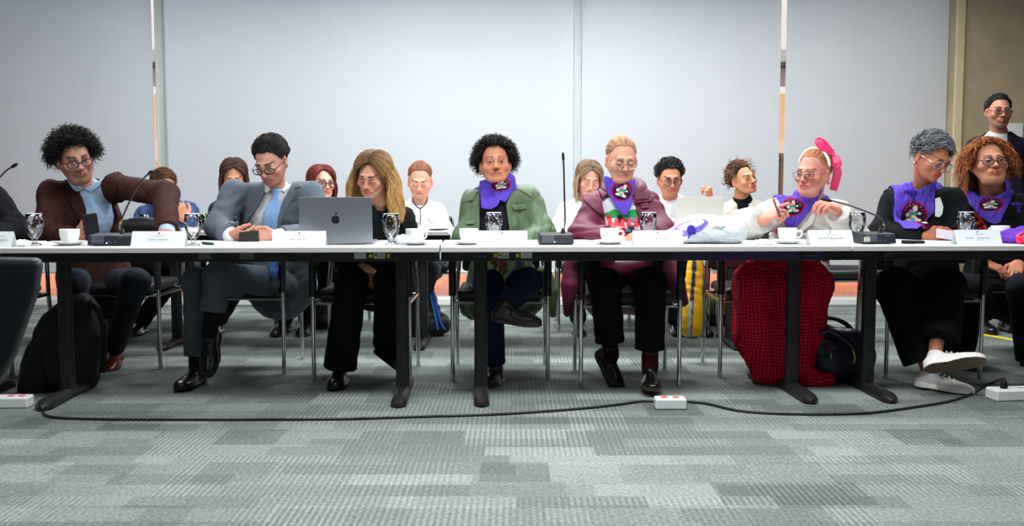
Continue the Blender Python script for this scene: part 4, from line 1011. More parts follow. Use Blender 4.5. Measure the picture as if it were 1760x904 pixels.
for z in ([(432, 425), (480, 475), (450, 505), (425, 500)], [(615, 385), (600, 450), (548, 480), (575, 505), (600, 470)]):
    p.piece('collar', panel(p, fs, zp(z, 360, 220, .2213), 5.38, .010, .005), M_CLOTH, (222, 224, 226))
p.piece('tie', panel(p, fs, zp([(478, 472), (546, 476), (530, 520), (525, 530), (548, 620), (510, 900), (390, 900), (420, 640), (488, 530), (484, 520)], 360, 220, .2213), 5.36, .012, .006), mat('tie_silk', None, .45, bump=.15, bscale=400), (140, 184, 236), label='light blue tie')
small(p, 'tie_end', mat('tie_silk', None), (60, 110, 190), .018, [at(470, 446, 5.30), at(470, 468, 5.28), at(471, 474, 5.28)])
for a, b in ((p.el, p.wl), (p.er, p.wr)): small(p, 'shirt_cuff', None, (222, 224, 226), .039, [a+(b-a)*.85, a+(b-a)*.985])
trousers(p, (86, 94, 104), hem=(.84, .62), rt=.092, rh=.064)
for K, A in ((p.kl, p.al), (p.kr, p.ar)): small(p, 'sock', None, (26, 26, 32), .040, [K+(A-K)*.5, A], h=.004)
p.foot(p.al, (-.12, -.98, 0), (0, 0, 1), col=(14, 14, 16), L=.27, width=.048); p.foot(p.ar, (.05, -.62, -.78), (0, -.78, .62), col=(14, 14, 16), L=.26, top=.07)
p.hand('l', (.9, -.42, .0), (.3, .5, .6), curl=(.45, .5, .6, .6), tdir=(.7, -.3, .5)); p.hand('r', (-.97, -.2, .08), (.1, .7, -.5), curl=(.55, .6, .7, .8), bend=(.9, .8, .5), tdir=(-.8, -.1, .55))
p.finish(); p.finish_glasses(); P2 = p

# --- the blonde woman behind the laptop
p = Person('person with long blonde hair in a black blouse, looking down behind the silver laptop', skin=(214, 158, 134), rot=(-16, 22, 5), hs=.96, wbody=.92,
    **joints(hip=(642, 490, 5.46), neck=(655, 358, 5.32), head=(641, 302, 5.22), sl=(607, 372, 5.34), sr=(690, 376, 5.36), el=(590, 436, 5.30), er=(706, 428, 5.36), wl=(622, 458, 5.16), wr=(672, 462, 5.16),
    kl=(604, 486, 5.02), kr=(672, 482, 5.00), al=(584, 634, 5.06), ar=(668, 598, 5.24)))
p.make_body(); p.make_head(open_=.0, brow_t=.0032, brow=(60, 38, 28), lips=(186, 84, 84), shadow=(150, 95, 80), jaw=.95)
p.hair([p.cap(.006, front=46, burn=84, color=(52, 36, 28)), p.locks(1500, 21, 'long', (60, 38, 28), (120, 86, 54), r=.0028, infl=.022, drop=.215, tip=(214, 168, 104), gap=64, front=46, wave=.015, wfreq=30, spread=1.6, seg=24, part=8, vol=.012, out=.045)])
earring(p, 1, (220, 220, 224), .007)
p.piece('blouse', garment(p, .012, .97, wr=.005, wf=34, collar=.02), M_CLOTH, (17, 20, 20))
fb = lambda g: (p.torso(g, .012), p.arms(g, .012))[0]
for z in ([(642, 352), (656, 366), (650, 384), (634, 372)], [(672, 350), (660, 366), (668, 380), (682, 366)]):
    p.piece('collar', panel(p, fb, z, 5.28, .008, .005), M_CLOTH, (14, 17, 16))
trousers(p, (18, 18, 20), hem=(.985, .93), rt=.092, rk=.078, rh=.074, hemr=.084)
p.foot(p.al, (-.02, -1, 0), (0, 0, 1), col=(12, 12, 12), L=.22); p.foot(p.ar, (.72, -.35, -.45), (.5, -.1, .8), col=(12, 12, 12), top=.06, L=.23)
p.hand('l', (.5, -.6, -.3), (0, 0, -1)); p.hand('r', (-.5, -.6, -.3), (0, 0, -1))
p.finish(); P3 = p

# --- the woman in the green jacket
p = Person('person with short black curls in an olive green jacket and purple neckerchief', skin=(204, 142, 112), rot=(3, -2, -3), hs=1.0, fat=1.15, wbody=1.05,
    **joints(hip=(864, 490, 5.56), neck=(856, 330, 5.42), head=(851, 281, 5.34), sl=(815, 348, 5.44), sr=(908, 343, 5.44), el=(802, 408, 5.38), er=(930, 400, 5.36), wl=(834, 440, 5.20), wr=(886, 430, 5.16),
    kl=(842, 488, 5.02), kr=(908, 484, 5.00), al=(852, 634, 5.16), ar=(868, 528, 4.84)))
p.make_body(); p.make_head(open_=.62, brow_t=.0030, brow=(48, 30, 24), nose=1.22, lips=(176, 84, 80), wide=1.06, cheeks=1.1, look=(0, 4), jaw=1.04, iris=(30, 16, 10))
p.hair([p.cap(.010, front=41, burn=100, temple=90, color=(9, 8, 8)), p.locks(2400, 31, 'curly', (10, 9, 9), (36, 32, 30), L=.056, r=.0024, curl=.0085, turns=2.4, front=41, burn=102, temple=96, nape=125, grav=.30, spread=.9, seg=11)])
earring(p, -1, (220, 214, 200), .008)
p.piece('top', garment(p, .004, .2, wr=.002, collar=.0), M_CLOTH, (26, 25, 32))
f4 = lambda g: (p.torso(g, .020), p.arms(g, .012, .95, 'lr', .04, .053, .055, .048))[0]
g = p.g_torso(.006); f4(g); g.cone(p.hip+p.up*.05, p.hip-p.up*.10+p.F[:, 0]*.13, .17, .09, .05); g.cone(p.hip+p.up*.05, p.hip-p.up*.10-p.F[:, 0]*.16, .17, .09, .05); g.wrinkle(.0075, 26, 24, ridge=True)
op = zp([(205, 380), (200, 600), (203, 1000), (460, 1000), (440, 830), (405, 600), (470, 380), (330, 300)], 780, 220, .2211)
g.carve(PX(op, 5.34), p.neck[1]+.03); g.ell(p.neck+p.up*.05, (.07, .08, .06), p.F, .01, 'sub'); p.piece('jacket', g, M_NYLON, (76, 98, 68))
for z in ([(470, 400), (560, 400), (610, 410), (640, 480), (600, 540), (540, 500), (480, 470)], [(60, 585), (85, 505), (130, 485), (190, 490), (150, 560)], [(445, 600), (570, 590), (565, 632), (465, 640)], [(405, 600), (425, 590), (470, 840), (440, 840)], [(90, 720), (165, 710), (165, 745), (100, 752)]):
    p.piece('flap', panel(p, f4, zp(z, 780, 220, .2211), 5.34, .007, .0045), M_NYLON, (80, 102, 72))
small(p, 'jacket_tail', M_NYLON, (74, 98, 62), [.045, .05, .02], [at(935, 470, 5.50), at(944, 500, 5.50), at(950, 540, 5.50)], h=.005)
scarf(p, f4, zp([(190, 410), (300, 395), (380, 380), (430, 345), (485, 375), (480, 430), (440, 520), (400, 580), (360, 560), (345, 600), (290, 635), (210, 625), (205, 540), (195, 470)], 780, 220, .2211), 5.30, (861, 318, 18, 11), ring=(.080, .074), off=.012, ringz=.02, emrot=.15)
trousers(p, (30, 38, 66), hem=(.93, .9), rt=.095, rh=.052)
p.foot(p.al, (-.25, -.95, 0), (0, 0, 1), col=(24, 22, 22), L=.24, boot=.12, K=p.kl); p.foot(p.ar, (.9, -.25, -.1), (.1, -.25, .95), col=(40, 34, 32), L=.24, boot=.10, K=p.kr, top=.07, sole=(46, 42, 40))
p.hand('l', (.7, -.5, -.2), (0, 0, -1)); p.hand('r', (-.8, -.5, -.1), (0, 0, -1))
p.finish(); P4 = p
# --- the woman in the maroon parka
p = Person('person in a maroon parka and purple neckerchief with tied-back fair hair and thin glasses', skin=(216, 162, 138), rot=(7, 14, 2), hs=1.0, fat=1.12, wbody=1.0,
    **joints(hip=(1074, 490, 5.54), neck=(1072, 330, 5.42), head=(1068, 276, 5.34), sl=(1024, 356, 5.42), sr=(1112, 352, 5.42), el=(1000, 404, 5.34), er=(1136, 398, 5.34), wl=(1047, 410, 5.14), wr=(1118, 406, 5.14),
    kl=(1040, 488, 4.98), kr=(1118, 486, 4.96), al=(1050, 610, 5.04), ar=(1117, 634, 4.94)))
p.make_body(); p.make_head(open_=.0, brow_t=.0022, brow=(110, 78, 62), lips=(184, 112, 104), wide=1.02, look=(0, 25), chin2=1, shadow=(176, 128, 118))
p.hair([p.cap(.003, front=46, burn=86, color=(150, 116, 84), noise=0), p.locks(1500, 41, 'back', (186, 140, 96), (120, 96, 76), r=.0021, infl=.010, knot=(100, 180), front=45, burn=84, vol=.006)])
p.glasses('metal', w=.024, hgt=.020, r=.0013, shape=2)
p.piece('shirt', garment(p, .006, .2, wr=.003), M_CLOTH, (200, 205, 210))
def shirt_paint(V):
    rs = np.random.RandomState(3); c = const(V, (204, 210, 216)); x0, z0 = PX([(1066, 372)], 5.30)[0]; u = (V[:, 0]-x0)*322; w = (z0-V[:, 2])*322
    m = (w > -9+3*np.sin(u*.2)) & (w < 3); c[m] = srgb(40, 150, 84)
    cols = [(208, 54, 66), (240, 130, 140), (60, 70, 110), (70, 40, 60), (90, 140, 170), (196, 40, 50), (230, 200, 190), (50, 110, 90), (40, 30, 44)]
    for i in range(90):
        cx, cz = rs.uniform(-36, 40), rs.uniform(2, 40); a, b = rs.uniform(2, 7), rs.uniform(2, 5); m = (np.abs(u-cx) < a) & (np.abs(w-cz) < b); c[m] = srgb(*cols[rs.randint(len(cols))])
    for i in range(6):
        m = (np.abs(u-(-28+11*i)) < 3.5) & (np.abs(w-(8+1.2*i % 4)) < 6); c[m] = srgb(222, 80, 92)
    return c
f5s = lambda g: p.torso(g, .006)
z = [(195, 500), (225, 720), (310, 860), (500, 860), (490, 760), (450, 600), (430, 400), (220, 350)]
g = panel(p, f5s, zp(z, 990, 220, .2323), 5.30, .006, .004, h=.0035, wr=.002); p.piece('shirt_print', g, M_CLOTH, None, shirt_paint)
f5 = lambda g: (p.torso(g, .020), p.arms(g, .014, .96, 'lr', .04, .055, .056, .050))[0]
g = p.g_torso(.006); f5(g); g.cone(p.hip+p.up*.05, p.hip-p.up*.08+p.F[:, 0]*.12, .17, .11, .05); g.cone(p.hip+p.up*.05, p.hip-p.up*.08-p.F[:, 0]*.12, .17, .11, .05); g.wrinkle(.006, 24, 34, ridge=True)
op = zp([(190, 505), (225, 725), (300, 1000), (520, 1000), (485, 780), (450, 600), (425, 520), (455, 400), (420, 300), (230, 300), (240, 400)], 990, 220, .2323)
g.carve(PX(op, 5.30), p.neck[1]+.03); g.ell(p.neck+p.up*.05, (.07, .08, .06), p.F, .01, 'sub'); p.piece('parka', g, M_NYLON, (94, 22, 52))
for z in ([(45, 520), (60, 450), (110, 405), (180, 400), (190, 500), (218, 660), (120, 590)], [(425, 545), (430, 500), (540, 490), (600, 500), (560, 545), (440, 560)], [(480, 560), (540, 550), (545, 590), (490, 600)]):
    p.piece('storm_flap', panel(p, f5, zp(z, 990, 220, .2323), 5.30, .008, .005, wr=.002), M_NYLON, (98, 24, 56))
for z in ([(190, 330), (225, 330), (275, 400), (285, 455), (200, 520), (165, 440)], [(425, 335), (470, 350), (560, 470), (540, 525), (440, 535), (415, 450)]):
    p.piece('collar', panel(p, f5, zp(z, 990, 220, .2323), 5.32, .014, .007), M_NYLON, (84, 26, 46), label='dark maroon collar')
n = p.neck; g = Grid(n-.16, n+.16, .005); g.path([n+p.F[:, 0]*.095*math.sin(a)+p.F[:, 1]*.085*math.cos(a)+p.up*(.02+.02*math.cos(a)) for a in np.linspace(-2.2, 2.2, 18)], .026, .02); p.piece('collar', g, M_NYLON, (96, 28, 56))
scarf(p, f5s, zp([(215, 345), (270, 370), (300, 395), (400, 395), (435, 375), (440, 400), (425, 520), (400, 600), (375, 650), (350, 640), (300, 590), (250, 500), (225, 420)], 990, 220, .2323), 5.28, (1070, 328, 18, 18), ring=(.076, .068), off=.034, ringz=.018, wr=.004, emrot=-.3)
small(p, 'parka_tail', M_NYLON, (104, 24, 60), [.05, .06, .022], [at(985, 455, 5.50), at(982, 490, 5.48), at(975, 538, 5.46)], h=.005)
small(p, 'parka_tail', M_NYLON, (104, 30, 62), [.055, .06, .03], [at(1150, 455, 5.44), at(1160, 490, 5.42), at(1174, 518, 5.40)], h=.005)
trousers(p, (13, 13, 15), hem=(.80, .78), rt=.098, rk=.076, rh=.074)
for K, A, c in ((p.kl, p.al, (28, 16, 16)), (p.kr, p.ar, (70, 22, 26))): small(p, 'sock', None, c, .042, [K+(A-K)*.75, A], h=.004)
p.foot(p.al, (.42, -.35, -.84), (.5, -.75, .4), col=(12, 11, 12), L=.25, boot=.05, K=p.kl, sole=(40, 34, 30)); p.foot(p.ar, (-.05, -.99, 0), (0, 0, 1), col=(12, 11, 12), L=.25, boot=.09, K=p.kr, sole=(60, 46, 38))
p.hand('l', (.85, -.5, -.1), (.3, .2, -.9), curl=(.4, .4, .5, .5)); p.hand('r', (-.85, -.5, -.05), (-.2, .5, -.85), curl=(.4, .5, .5, .6))
p.finish(); p.finish_glasses(); P5 = p

# --- the woman in white with the pink bow
p = Person('person in a white cardigan, pink hair bow and red checked skirt, holding a microphone', skin=(214, 148, 130), rot=(-46, 6, 3), hs=1.03, fat=1.2, wbody=1.1,
    **joints(hip=(1352, 492, 5.70), neck=(1392, 352, 5.46), head=(1398, 298, 5.34), sl=(1335, 366, 5.44), sr=(1440, 368, 5.46), el=(1284, 388, 5.28), er=(1464, 408, 5.30), wl=(1309, 380, 5.08), wr=(1440, 362, 5.08),
    kl=(1300, 490, 5.14), kr=(1378, 486, 5.12), al=(1305, 628, 5.45), ar=(1376, 628, 5.45)))
p.make_body(); p.make_head(open_=.7, brow_t=.0026, brow=(96, 58, 44), lips=(200, 84, 84), wide=1.06, look=(-8, 0), chin2=1, cheeks=1.2, mouth=.003, blush=.2, iris=(60, 70, 80))
p.hair([p.cap(.003, front=44, burn=82, color=(168, 122, 84), noise=0), p.locks(1500, 51, 'back', (190, 136, 90), (140, 92, 60), r=.0021, infl=.010, knot=(58, 180), front=43, burn=80, vol=.006)])
V, F, c = Person.locks(p, 160, 52, 'curly', (92, 46, 38), (60, 30, 26), L=.03, r=.0045, curl=.008, turns=1.6, front=60); b0 = np.array([0., .118, .082]); V = (V-CRC)*np.array([.48, .48, .48])+b0
g = Grid(b0-.06, b0+.06, .003); g.ell(b0, (.036, .034, .032)); g.wrinkle(.004, 110, 4, ridge=True); V2, F2 = g.surface()
p.raw('hair_bun', np.concatenate([V, V2])@p.R.T*p.hs+p.head, np.concatenate([F, F2+len(V)]), M_HAIR, np.concatenate([c, const(V2, (78, 38, 32))]))
p.glasses('metal', w=.025, hgt=.015, r=.0012, shape=2.6)
band = [CRC+(CRR+.012)*np.array([math.sin(a), -.10, math.cos(a)]) for a in np.linspace(-1.5, 1.5, 34)]
g = Grid((-.11, -.05, -.02), (.11, .06, .14), .0028); g.path(band, .0022)
for k in range(0, 34, 2): g.ell(band[k], (.0042, .0042, .0042), None, .002)
V, F = g.surface(); p.raw('headband', p.hl2w(V), F, M_CLOTH, const(V, (236, 230, 220)), label='white beaded headband')
# ribbon bow: two loops, a knot and hanging tails
M_RIB = mat('pink_ribbon', None, .4, bump=.15, bscale=200); q = p.hl2w([(.0, .066, .125)])[0]
def ribbon(pts, w, thick=.0042, wr=.0015):
    P = spline(pts, 70); g = Grid(P.min(0)-.035, P.max(0)+.035, .0026)
    for i in range(len(P)-1):
        ww = np.interp(i/(len(P)-1), np.linspace(0, 1, len(w)), w); s = nrm(np.cross(P[i+1]-P[i], [0, -1, .15])); g.cone(P[i]-s*ww, P[i]+s*ww, thick, thick, .005)
    return g
X = lambda x, y, Y=5.36: at(x, y, Y)
for pts, w in (([X(1434, 266, 5.32), X(1424, 260, 5.30), X(1412, 251, 5.29), X(1406, 242, 5.30), X(1416, 246, 5.33), X(1430, 260, 5.34)], [.005, .012, .017, .015, .012, .006]),
               ([X(1432, 266, 5.32), X(1437, 272, 5.30), X(1440, 282, 5.29), X(1432, 281, 5.32), X(1428, 270, 5.34)], [.008, .014, .016, .012, .008])):
    p.piece('bow_loop', ribbon(pts, w), M_RIB, (244, 60, 118))
p.piece('bow_tail', ribbon([X(1432, 270, 5.34), X(1436, 284, 5.36), X(1439, 298, 5.38), X(1436, 312, 5.40), X(1432, 327, 5.40)], [.008, .016, .019, .017, .015]), M_RIB, (240, 58, 116))
g = Grid(X(1432, 266, 5.31)-.03, X(1432, 266, 5.31)+.03, .0025); g.ell(X(1432, 267, 5.31), (.011, .010, .013)); p.piece('bow_knot', g, M_RIB, (226, 44, 100))
earring(p, 1, (220, 214, 205), .007)
f6 = lambda g: (p.torso(g, .016), p.arms(g, .014, .97, 'lr', .05, .060, .064, .046))[0]
g = p.g_torso(.006); f6(g); g.cone(p.hip+p.up*.02, p.hip-[0, .1, -.04], .19, .17, .05); g.cone(at(1405, 455, 5.5), at(1412, 482, 5.45), .06, .05, .04)
g.wrinkle(.006, 24, 44, ridge=True); g.ell(p.neck+p.up*.05, (.066, .075, .06), p.F, .01, 'sub'); p.piece('cardigan', g, M_CLOTH, (190, 188, 182))
for z in ([(352, 360), (380, 380), (395, 520), (355, 700), (335, 700)], [(640, 560), (670, 560), (620, 700), (520, 790), (490, 780), (570, 690)]):
    p.piece('cardigan_edge', panel(p, f6, zp(z, 1270, 230, .2213), 5.28, .006, .005), M_CLOTH, (196, 194, 186))
scarf(p, f6, zp([(365, 390), (385, 372), (405, 430), (480, 480), (600, 490), (655, 430), (668, 375), (676, 420), (640, 520), (600, 600), (540, 680), (475, 752), (440, 752), (385, 690), (357, 600), (346, 500)], 1270, 230, .2213), 5.26, (1372, 356, 20.5, 16), ring=(.080, .072), off=.014, ringz=.022, wr=.005)
# checked red skirt: one wide draped volume down to the floor
M_SKIRT = bpy.data.materials.new('red_check_gauze'); M_SKIRT.use_nodes = True; nt = M_SKIRT.node_tree; N = nt.nodes.new; L = nt.links; b = nt.nodes['Principled BSDF']; b.inputs['Roughness'].default_value = .85; b.inputs['Specular IOR Level'].default_value = .15
tc = N('ShaderNodeTexCoord'); sp = N('ShaderNodeSeparateXYZ'); nz = N('ShaderNodeTexNoise'); nz.inputs['Scale'].default_value = 6; ad = N('ShaderNodeVectorMath'); ad.operation = 'MULTIPLY_ADD'
L.new(tc.outputs['Object'], nz.inputs['Vector']); L.new(nz.outputs['Color'], ad.inputs[0]); ad.inputs[1].default_value = (.06, .06, .06); L.new(tc.outputs['Object'], ad.inputs[2]); L.new(ad.outputs[0], sp.inputs[0])
def wv(src, per):
    a = N('ShaderNodeMath'); a.operation = 'MULTIPLY'; a.inputs[1].default_value = 2*math.pi/per; L.new(src, a.inputs[0]); s = N('ShaderNodeMath'); s.operation = 'SINE'; L.new(a.outputs[0], s.inputs[0]); return s.outputs[0]
m1 = N('ShaderNodeMath'); m1.operation = 'ADD'; L.new(wv(sp.outputs[0], .017), m1.inputs[0]); L.new(wv(sp.outputs[2], .017), m1.inputs[1])
mr = N('ShaderNodeMapRange'); mr.inputs[1].default_value = -.6; mr.inputs[2].default_value = 1.5; L.new(m1.outputs[0], mr.inputs[0])
cr = N('ShaderNodeValToRGB'); L.new(mr.outputs[0], cr.inputs[0]); cr.color_ramp.elements[0].color = (*srgb(224, 22, 56), 1); cr.color_ramp.elements[1].color = (*srgb(92, 8, 28), 1); L.new(cr.outputs[0], b.inputs['Base Color'])
P6b = p; lo = at(1235, 690, 5.0); g = Grid(at(1232, 695, 5.55)*[1, 0, 0]+[0, 4.88, -.005], at(1440, 440, 5.55)*[1, 0, 1]+[0, 6.0, 0], .007)
for H, K, sx in ((p.hl, p.kl, -1), (p.hr, p.kr, 1)): g.cone(H, K, .135, .105, .05)
g.cone(p.kl+[-.02, 0, -.02], at(1298, 560, 5.15), .115, .115, .06); g.cone(p.kr+[.03, 0, -.02], at(1378, 560, 5.14), .115, .10, .06)
g.cone(at(1296, 560, 5.16), at(1318, 634, 5.12), .115, .075, .06); g.cone(at(1376, 560, 5.16), at(1358, 634, 5.10), .11, .09, .06); g.ell(at(1338, 520, 5.2), (.17, .13, .30), None, .06)
g.ell(atf(1345, 655)+[0, 0, .03], (.16, .12, .05), None, .04); g.ell(atf(1398, 660)+[0, .02, .02], (.11, .08, .035), None, .03); g.plane((0, 0, .004), (0, 0, -1)); g.wrinkle(.012, 20, 5, stretch=(1, 1, .25), ridge=True); g.wrinkle(.005, 60, 6, stretch=(1, 1, .4), ridge=True)
p.piece('skirt', g, M_SKIRT, None, lambda V: const(V, (200, 20, 50)), label='red checked gauze skirt'); p.kids[-1] = ('skirt', p.kids[-1][1], M_SKIRT, None, 'red checked gauze skirt')
p.foot(at(1300, 634, 5.35)*[1, 1, 0]+[0, 0, .085], (-.2, -.95, 0), (0, 0, 1), col=(20, 18, 18), L=.22)
p.foot(at(1385, 634, 5.35)*[1, 1, 0]+[0, 0, .085], (.1, -.95, 0), (0, 0, 1), col=(20, 18, 18), L=.22)
p.hand('l', (.72, -.45, .52), (.45, .5, -.7), curl=(.12, .7, .9, 1.), bend=(1, 1.1, .7), tdir=(.9, -.1, .1)); p.hand('r', (-.84, -.35, .40), (-.15, .35, -.9), curl=(.75, .8, .85, .9), bend=(1.1, 1., .7), tdir=(-.85, -.4, -.25))
w_ = p.wl; g = Grid(w_+[.02, -.12, .0], w_+[.14, .04, .13], .0024); g.ell(w_+np.array([.066, -.055, .062]), (.0085, .0085, .0085)); p.piece('ring', g, M_FRAME_METAL, (210, 206, 200))
p.finish(); p.finish_glasses(); P6 = p

# --- the grey-haired woman in black
p = Person('person with short grey hair in black and a purple neckerchief, reading a card', skin=(186, 122, 94), rot=(20, 26, 10), hs=1.02, fat=1.05,
    **joints(hip=(1588, 492, 5.64), neck=(1586, 330, 5.50), head=(1600, 272, 5.36), sl=(1536, 346, 5.48), sr=(1636, 342, 5.50), el=(1512, 402, 5.42), er=(1658, 402, 5.42), wl=(1586, 405, 5.20), wr=(1646, 406, 5.20),
    kl=(1540, 494, 5.10), kr=(1622, 492, 5.10), al=(1596, 640, 4.96), ar=(1607, 612, 4.84)))
p.make_body(); p.make_head(open_=.15, brow_t=.0022, brow=(70, 50, 44), lips=(190, 36, 50), look=(0, 25), nose=1.1)
p.hair([p.cap(.012, front=50, burn=96, temple=84, nape=124, color=(40, 40, 42), noise=.003), p.locks(3400, 61, 'short', (30, 30, 33), (150, 152, 158), L=.055, flow=(.5, -.45, .3), lift=.65, r=.0019, spread=.7, curl=.006, turns=1, front=50, burn=94, temple=82, nape=122, infl=.016, seg=8)])
p.glasses('metal', w=.027, hgt=.022, r=.0014, shape=2.3)
earring(p, -1, (190, 190, 195), .008)
p.piece('top', garment(p, .004, .2, wr=0), M_CLOTH, (60, 36, 60))
f7 = lambda g: (p.torso(g, .018), p.arms(g, .010, 1.02, 'lr', .04, .050, .048, .038))[0]
g = p.g_torso(.006); f7(g); g.cone(p.hip+p.up*.05, p.hip-p.up*.05, .19, .19, .05); g.wrinkle(.004, 30, 54, ridge=True); g.ell(p.neck+p.up*.04+p.fw*.02, (.072, .085, .08), p.F, .01, 'sub'); p.piece('cardigan', g, M_CLOTH, (16, 20, 22))
for z in ([(140, 400), (205, 340), (235, 340), (180, 520), (160, 740), (140, 740)], [(462, 400), (500, 400), (470, 540), (500, 740), (400, 740), (448, 640)]):
    p.piece('lapel', panel(p, f7, zp(z, 1500, 210, .2433), 5.38, .006, .005), M_CLOTH, (20, 25, 27))
scarf(p, f7, zp([(205, 338), (262, 318), (290, 430), (340, 480), (400, 450), (450, 400), (462, 420), (456, 480), (450, 640), (400, 690), (370, 740), (150, 744), (150, 690), (180, 500)], 1500, 210, .2433), 5.36, (1575, 369, 23, 23), ring=(.082, .076), off=.015, ringz=.005, knot=(1566, 331, 5.30))
p.piece('paper_badge', panel(p, f7, zp([(462, 540), (502, 530), (522, 600), (510, 650), (490, 674), (455, 668)], 1500, 210, .2433), 5.36, .017, .003, h=.0028, rnd=.001), M_CLOTH, (224, 230, 228), label='white paper badge')
trousers(p, (12, 13, 15), hem=(.86, .80), rt=.10, rk=.10, rh=.10, hemr=.105)
WS = mat('white_trainer', None, .45, bump=.08, bscale=120)
p.foot(p.al, (.80, -.60, -.04), (0, 0, 1), col=(226, 222, 218), sole=(196, 186, 170), L=.27, m=WS, width=.048, sole_t=.028, white_sole=(232, 228, 222), h=.0032)
p.foot(p.ar, (.88, -.26, .20), (.02, .70, .70), col=(228, 225, 222), sole=(122, 100, 82), L=.27, m=WS, width=.048, sole_t=.026, top=.07, white_sole=(232, 228, 222), h=.0032)
for A, T, U in ((p.al, (.80, -.60, -.04), (0, 0, 1)), (p.ar, (.88, -.26, .20), (.02, .70, .70))):
    T = nrm(T); U = nrm(np.array(U)-T*np.dot(U, T)); S_ = np.cross(T, U); H_ = A-U*.075
    for k in range(4): c_ = H_+T*(.055+.022*k)+U*(.082-.0085*k); small(p, 'shoelace', M_CLOTH, (236, 234, 230), .0035, [c_-S_*.024-U*.006, c_+U*.002, c_+S_*.024-U*.006], h=.002)
p.hand('l', (.93, -.3, .05), (.1, .6, -.6), curl=(.35, .45, .5, .6), tdir=(.8, -.1, .5)); p.hand('r', (-.9, -.4, .1), (-.1, .5, -.7), curl=(.45, .5, .6, .7), tdir=(-.8, -.2, .5))
p.finish(); p.finish_glasses(); P7 = p

# --- the curly-haired woman at the right edge
p = Person('person with auburn curls, dark glasses and a purple neckerchief at the right edge', skin=(208, 146, 116), rot=(-8, -6, -3), hs=1.16, fat=1.15, wbody=1.05,
    **joints(hip=(1716, 490, 6.14), neck=(1706, 338, 6.02), head=(1699, 281, 5.92), sl=(1660, 352, 6.02), sr=(1754, 352, 6.02), el=(1662, 418, 5.96), er=(1764, 416, 5.96), wl=(1690, 452, 5.78), wr=(1752, 452, 5.78),
    kl=(1672, 496, 5.56), kr=(1756, 496, 5.56), al=(1654, 612, 5.62), ar=(1766, 622, 5.62)))
p.make_body(); p.make_head(open_=.5, brow_t=.0024, brow=(84, 50, 36), lips=(190, 80, 72), wide=1.1, look=(6, 0), chin2=1, cheeks=1.2, nose=1.1, jaw=1.08)
p.hair([p.cap(.006, front=40, burn=80, color=(92, 50, 28)), p.locks(700, 71, 'long', (74, 40, 26), (130, 74, 38), r=.0030, infl=.016, drop=.15, tip=(176, 104, 52), gap=84, front=41, wave=.014, wfreq=44, spread=1.2, seg=26, part=0, vol=.006),
        p.locks(1100, 72, 'curly', (96, 52, 28), (176, 102, 52), L=.075, r=.0024, curl=.0095, turns=3, front=39, burn=110, temple=110, nape=135, grav=.9, spread=.6, seg=14)])
p.glasses('black', w=.026, hgt=.017, r=.0021, shape=2.4)
earring(p, 1, (150, 20, 40), .006)
def p8t(V): return const(V, (216, 216, 214))
p.piece('top', garment(p, .004, .2, wr=.002), M_CLOTH, None, p8t)
f8 = lambda g: (p.torso(g, .018), p.arms(g, .010, 1.0, 'lr', .04, .052, .050, .040))[0]
g = p.g_torso(.007); f8(g); g.cone(p.hip+p.up*.05, p.hip-p.up*.06, .20, .20, .05); g.wrinkle(.004, 30, 64, ridge=True)
g.carve(PX([(1680, 300), (1740, 300), (1716, 345), (1702, 345)], 5.9), p.neck[1]+.02); g.ell(p.neck+p.up*.05, (.074, .085, .07), p.F, .01, 'sub'); p.piece('jacket', g, M_CLOTH, (18, 22, 23))
def flo(V):
    rs = np.random.RandomState(9); c = const(V, (60, 14, 18)); x0, z0 = V[:, 0].min(), V[:, 2].min()
    for i in range(40):
        m = np.hypot(V[:, 0]-rs.uniform(x0, x0+.08), V[:, 2]-rs.uniform(z0, z0+.10)) < rs.uniform(.004, .012); c[m] = srgb(*[(196, 40, 36), (226, 90, 50), (150, 20, 30), (220, 150, 90)][rs.randint(4)])
    return c
p.piece('embroidered_panel', panel(p, f8, [(1679, 362), (1694, 366), (1704, 396), (1683, 396)], 5.88, .004, .004), M_CLOTH, None, flo, label='red floral panel')
scarf(p, f8, zp([(668, 460), (690, 448), (740, 545), (800, 550), (860, 520), (838, 440), (885, 480), (895, 560), (860, 620), (830, 680), (800, 692), (740, 650), (690, 590)], 1440, 150, .343), 5.86, (1711, 352, 20, 12), ring=(.094, .086), off=.014, ringz=.008, knot=(1748, 352, 5.84), wr=.005)
trousers(p, (20, 24, 30), hem=(.97, .97), rt=.10, rk=.074, rh=.062)
p.foot(p.al, (-.1, -.98, 0), (0, 0, 1), col=(10, 10, 12), L=.24, boot=.1, K=p.kl); p.foot(p.ar, (.1, -.98, 0), (0, 0, 1), col=(10, 10, 12), L=.24, boot=.1, K=p.kr)
p.hand('l', (.75, -.55, -.30), (.1, .3, -.9), curl=(.35, .35, .4, .4)); p.hand('r', (-.55, -.65, -.45), (-.1, .4, -.9), curl=(.35, .35, .4, .4))
p.finish(); p.finish_glasses(); P8 = p

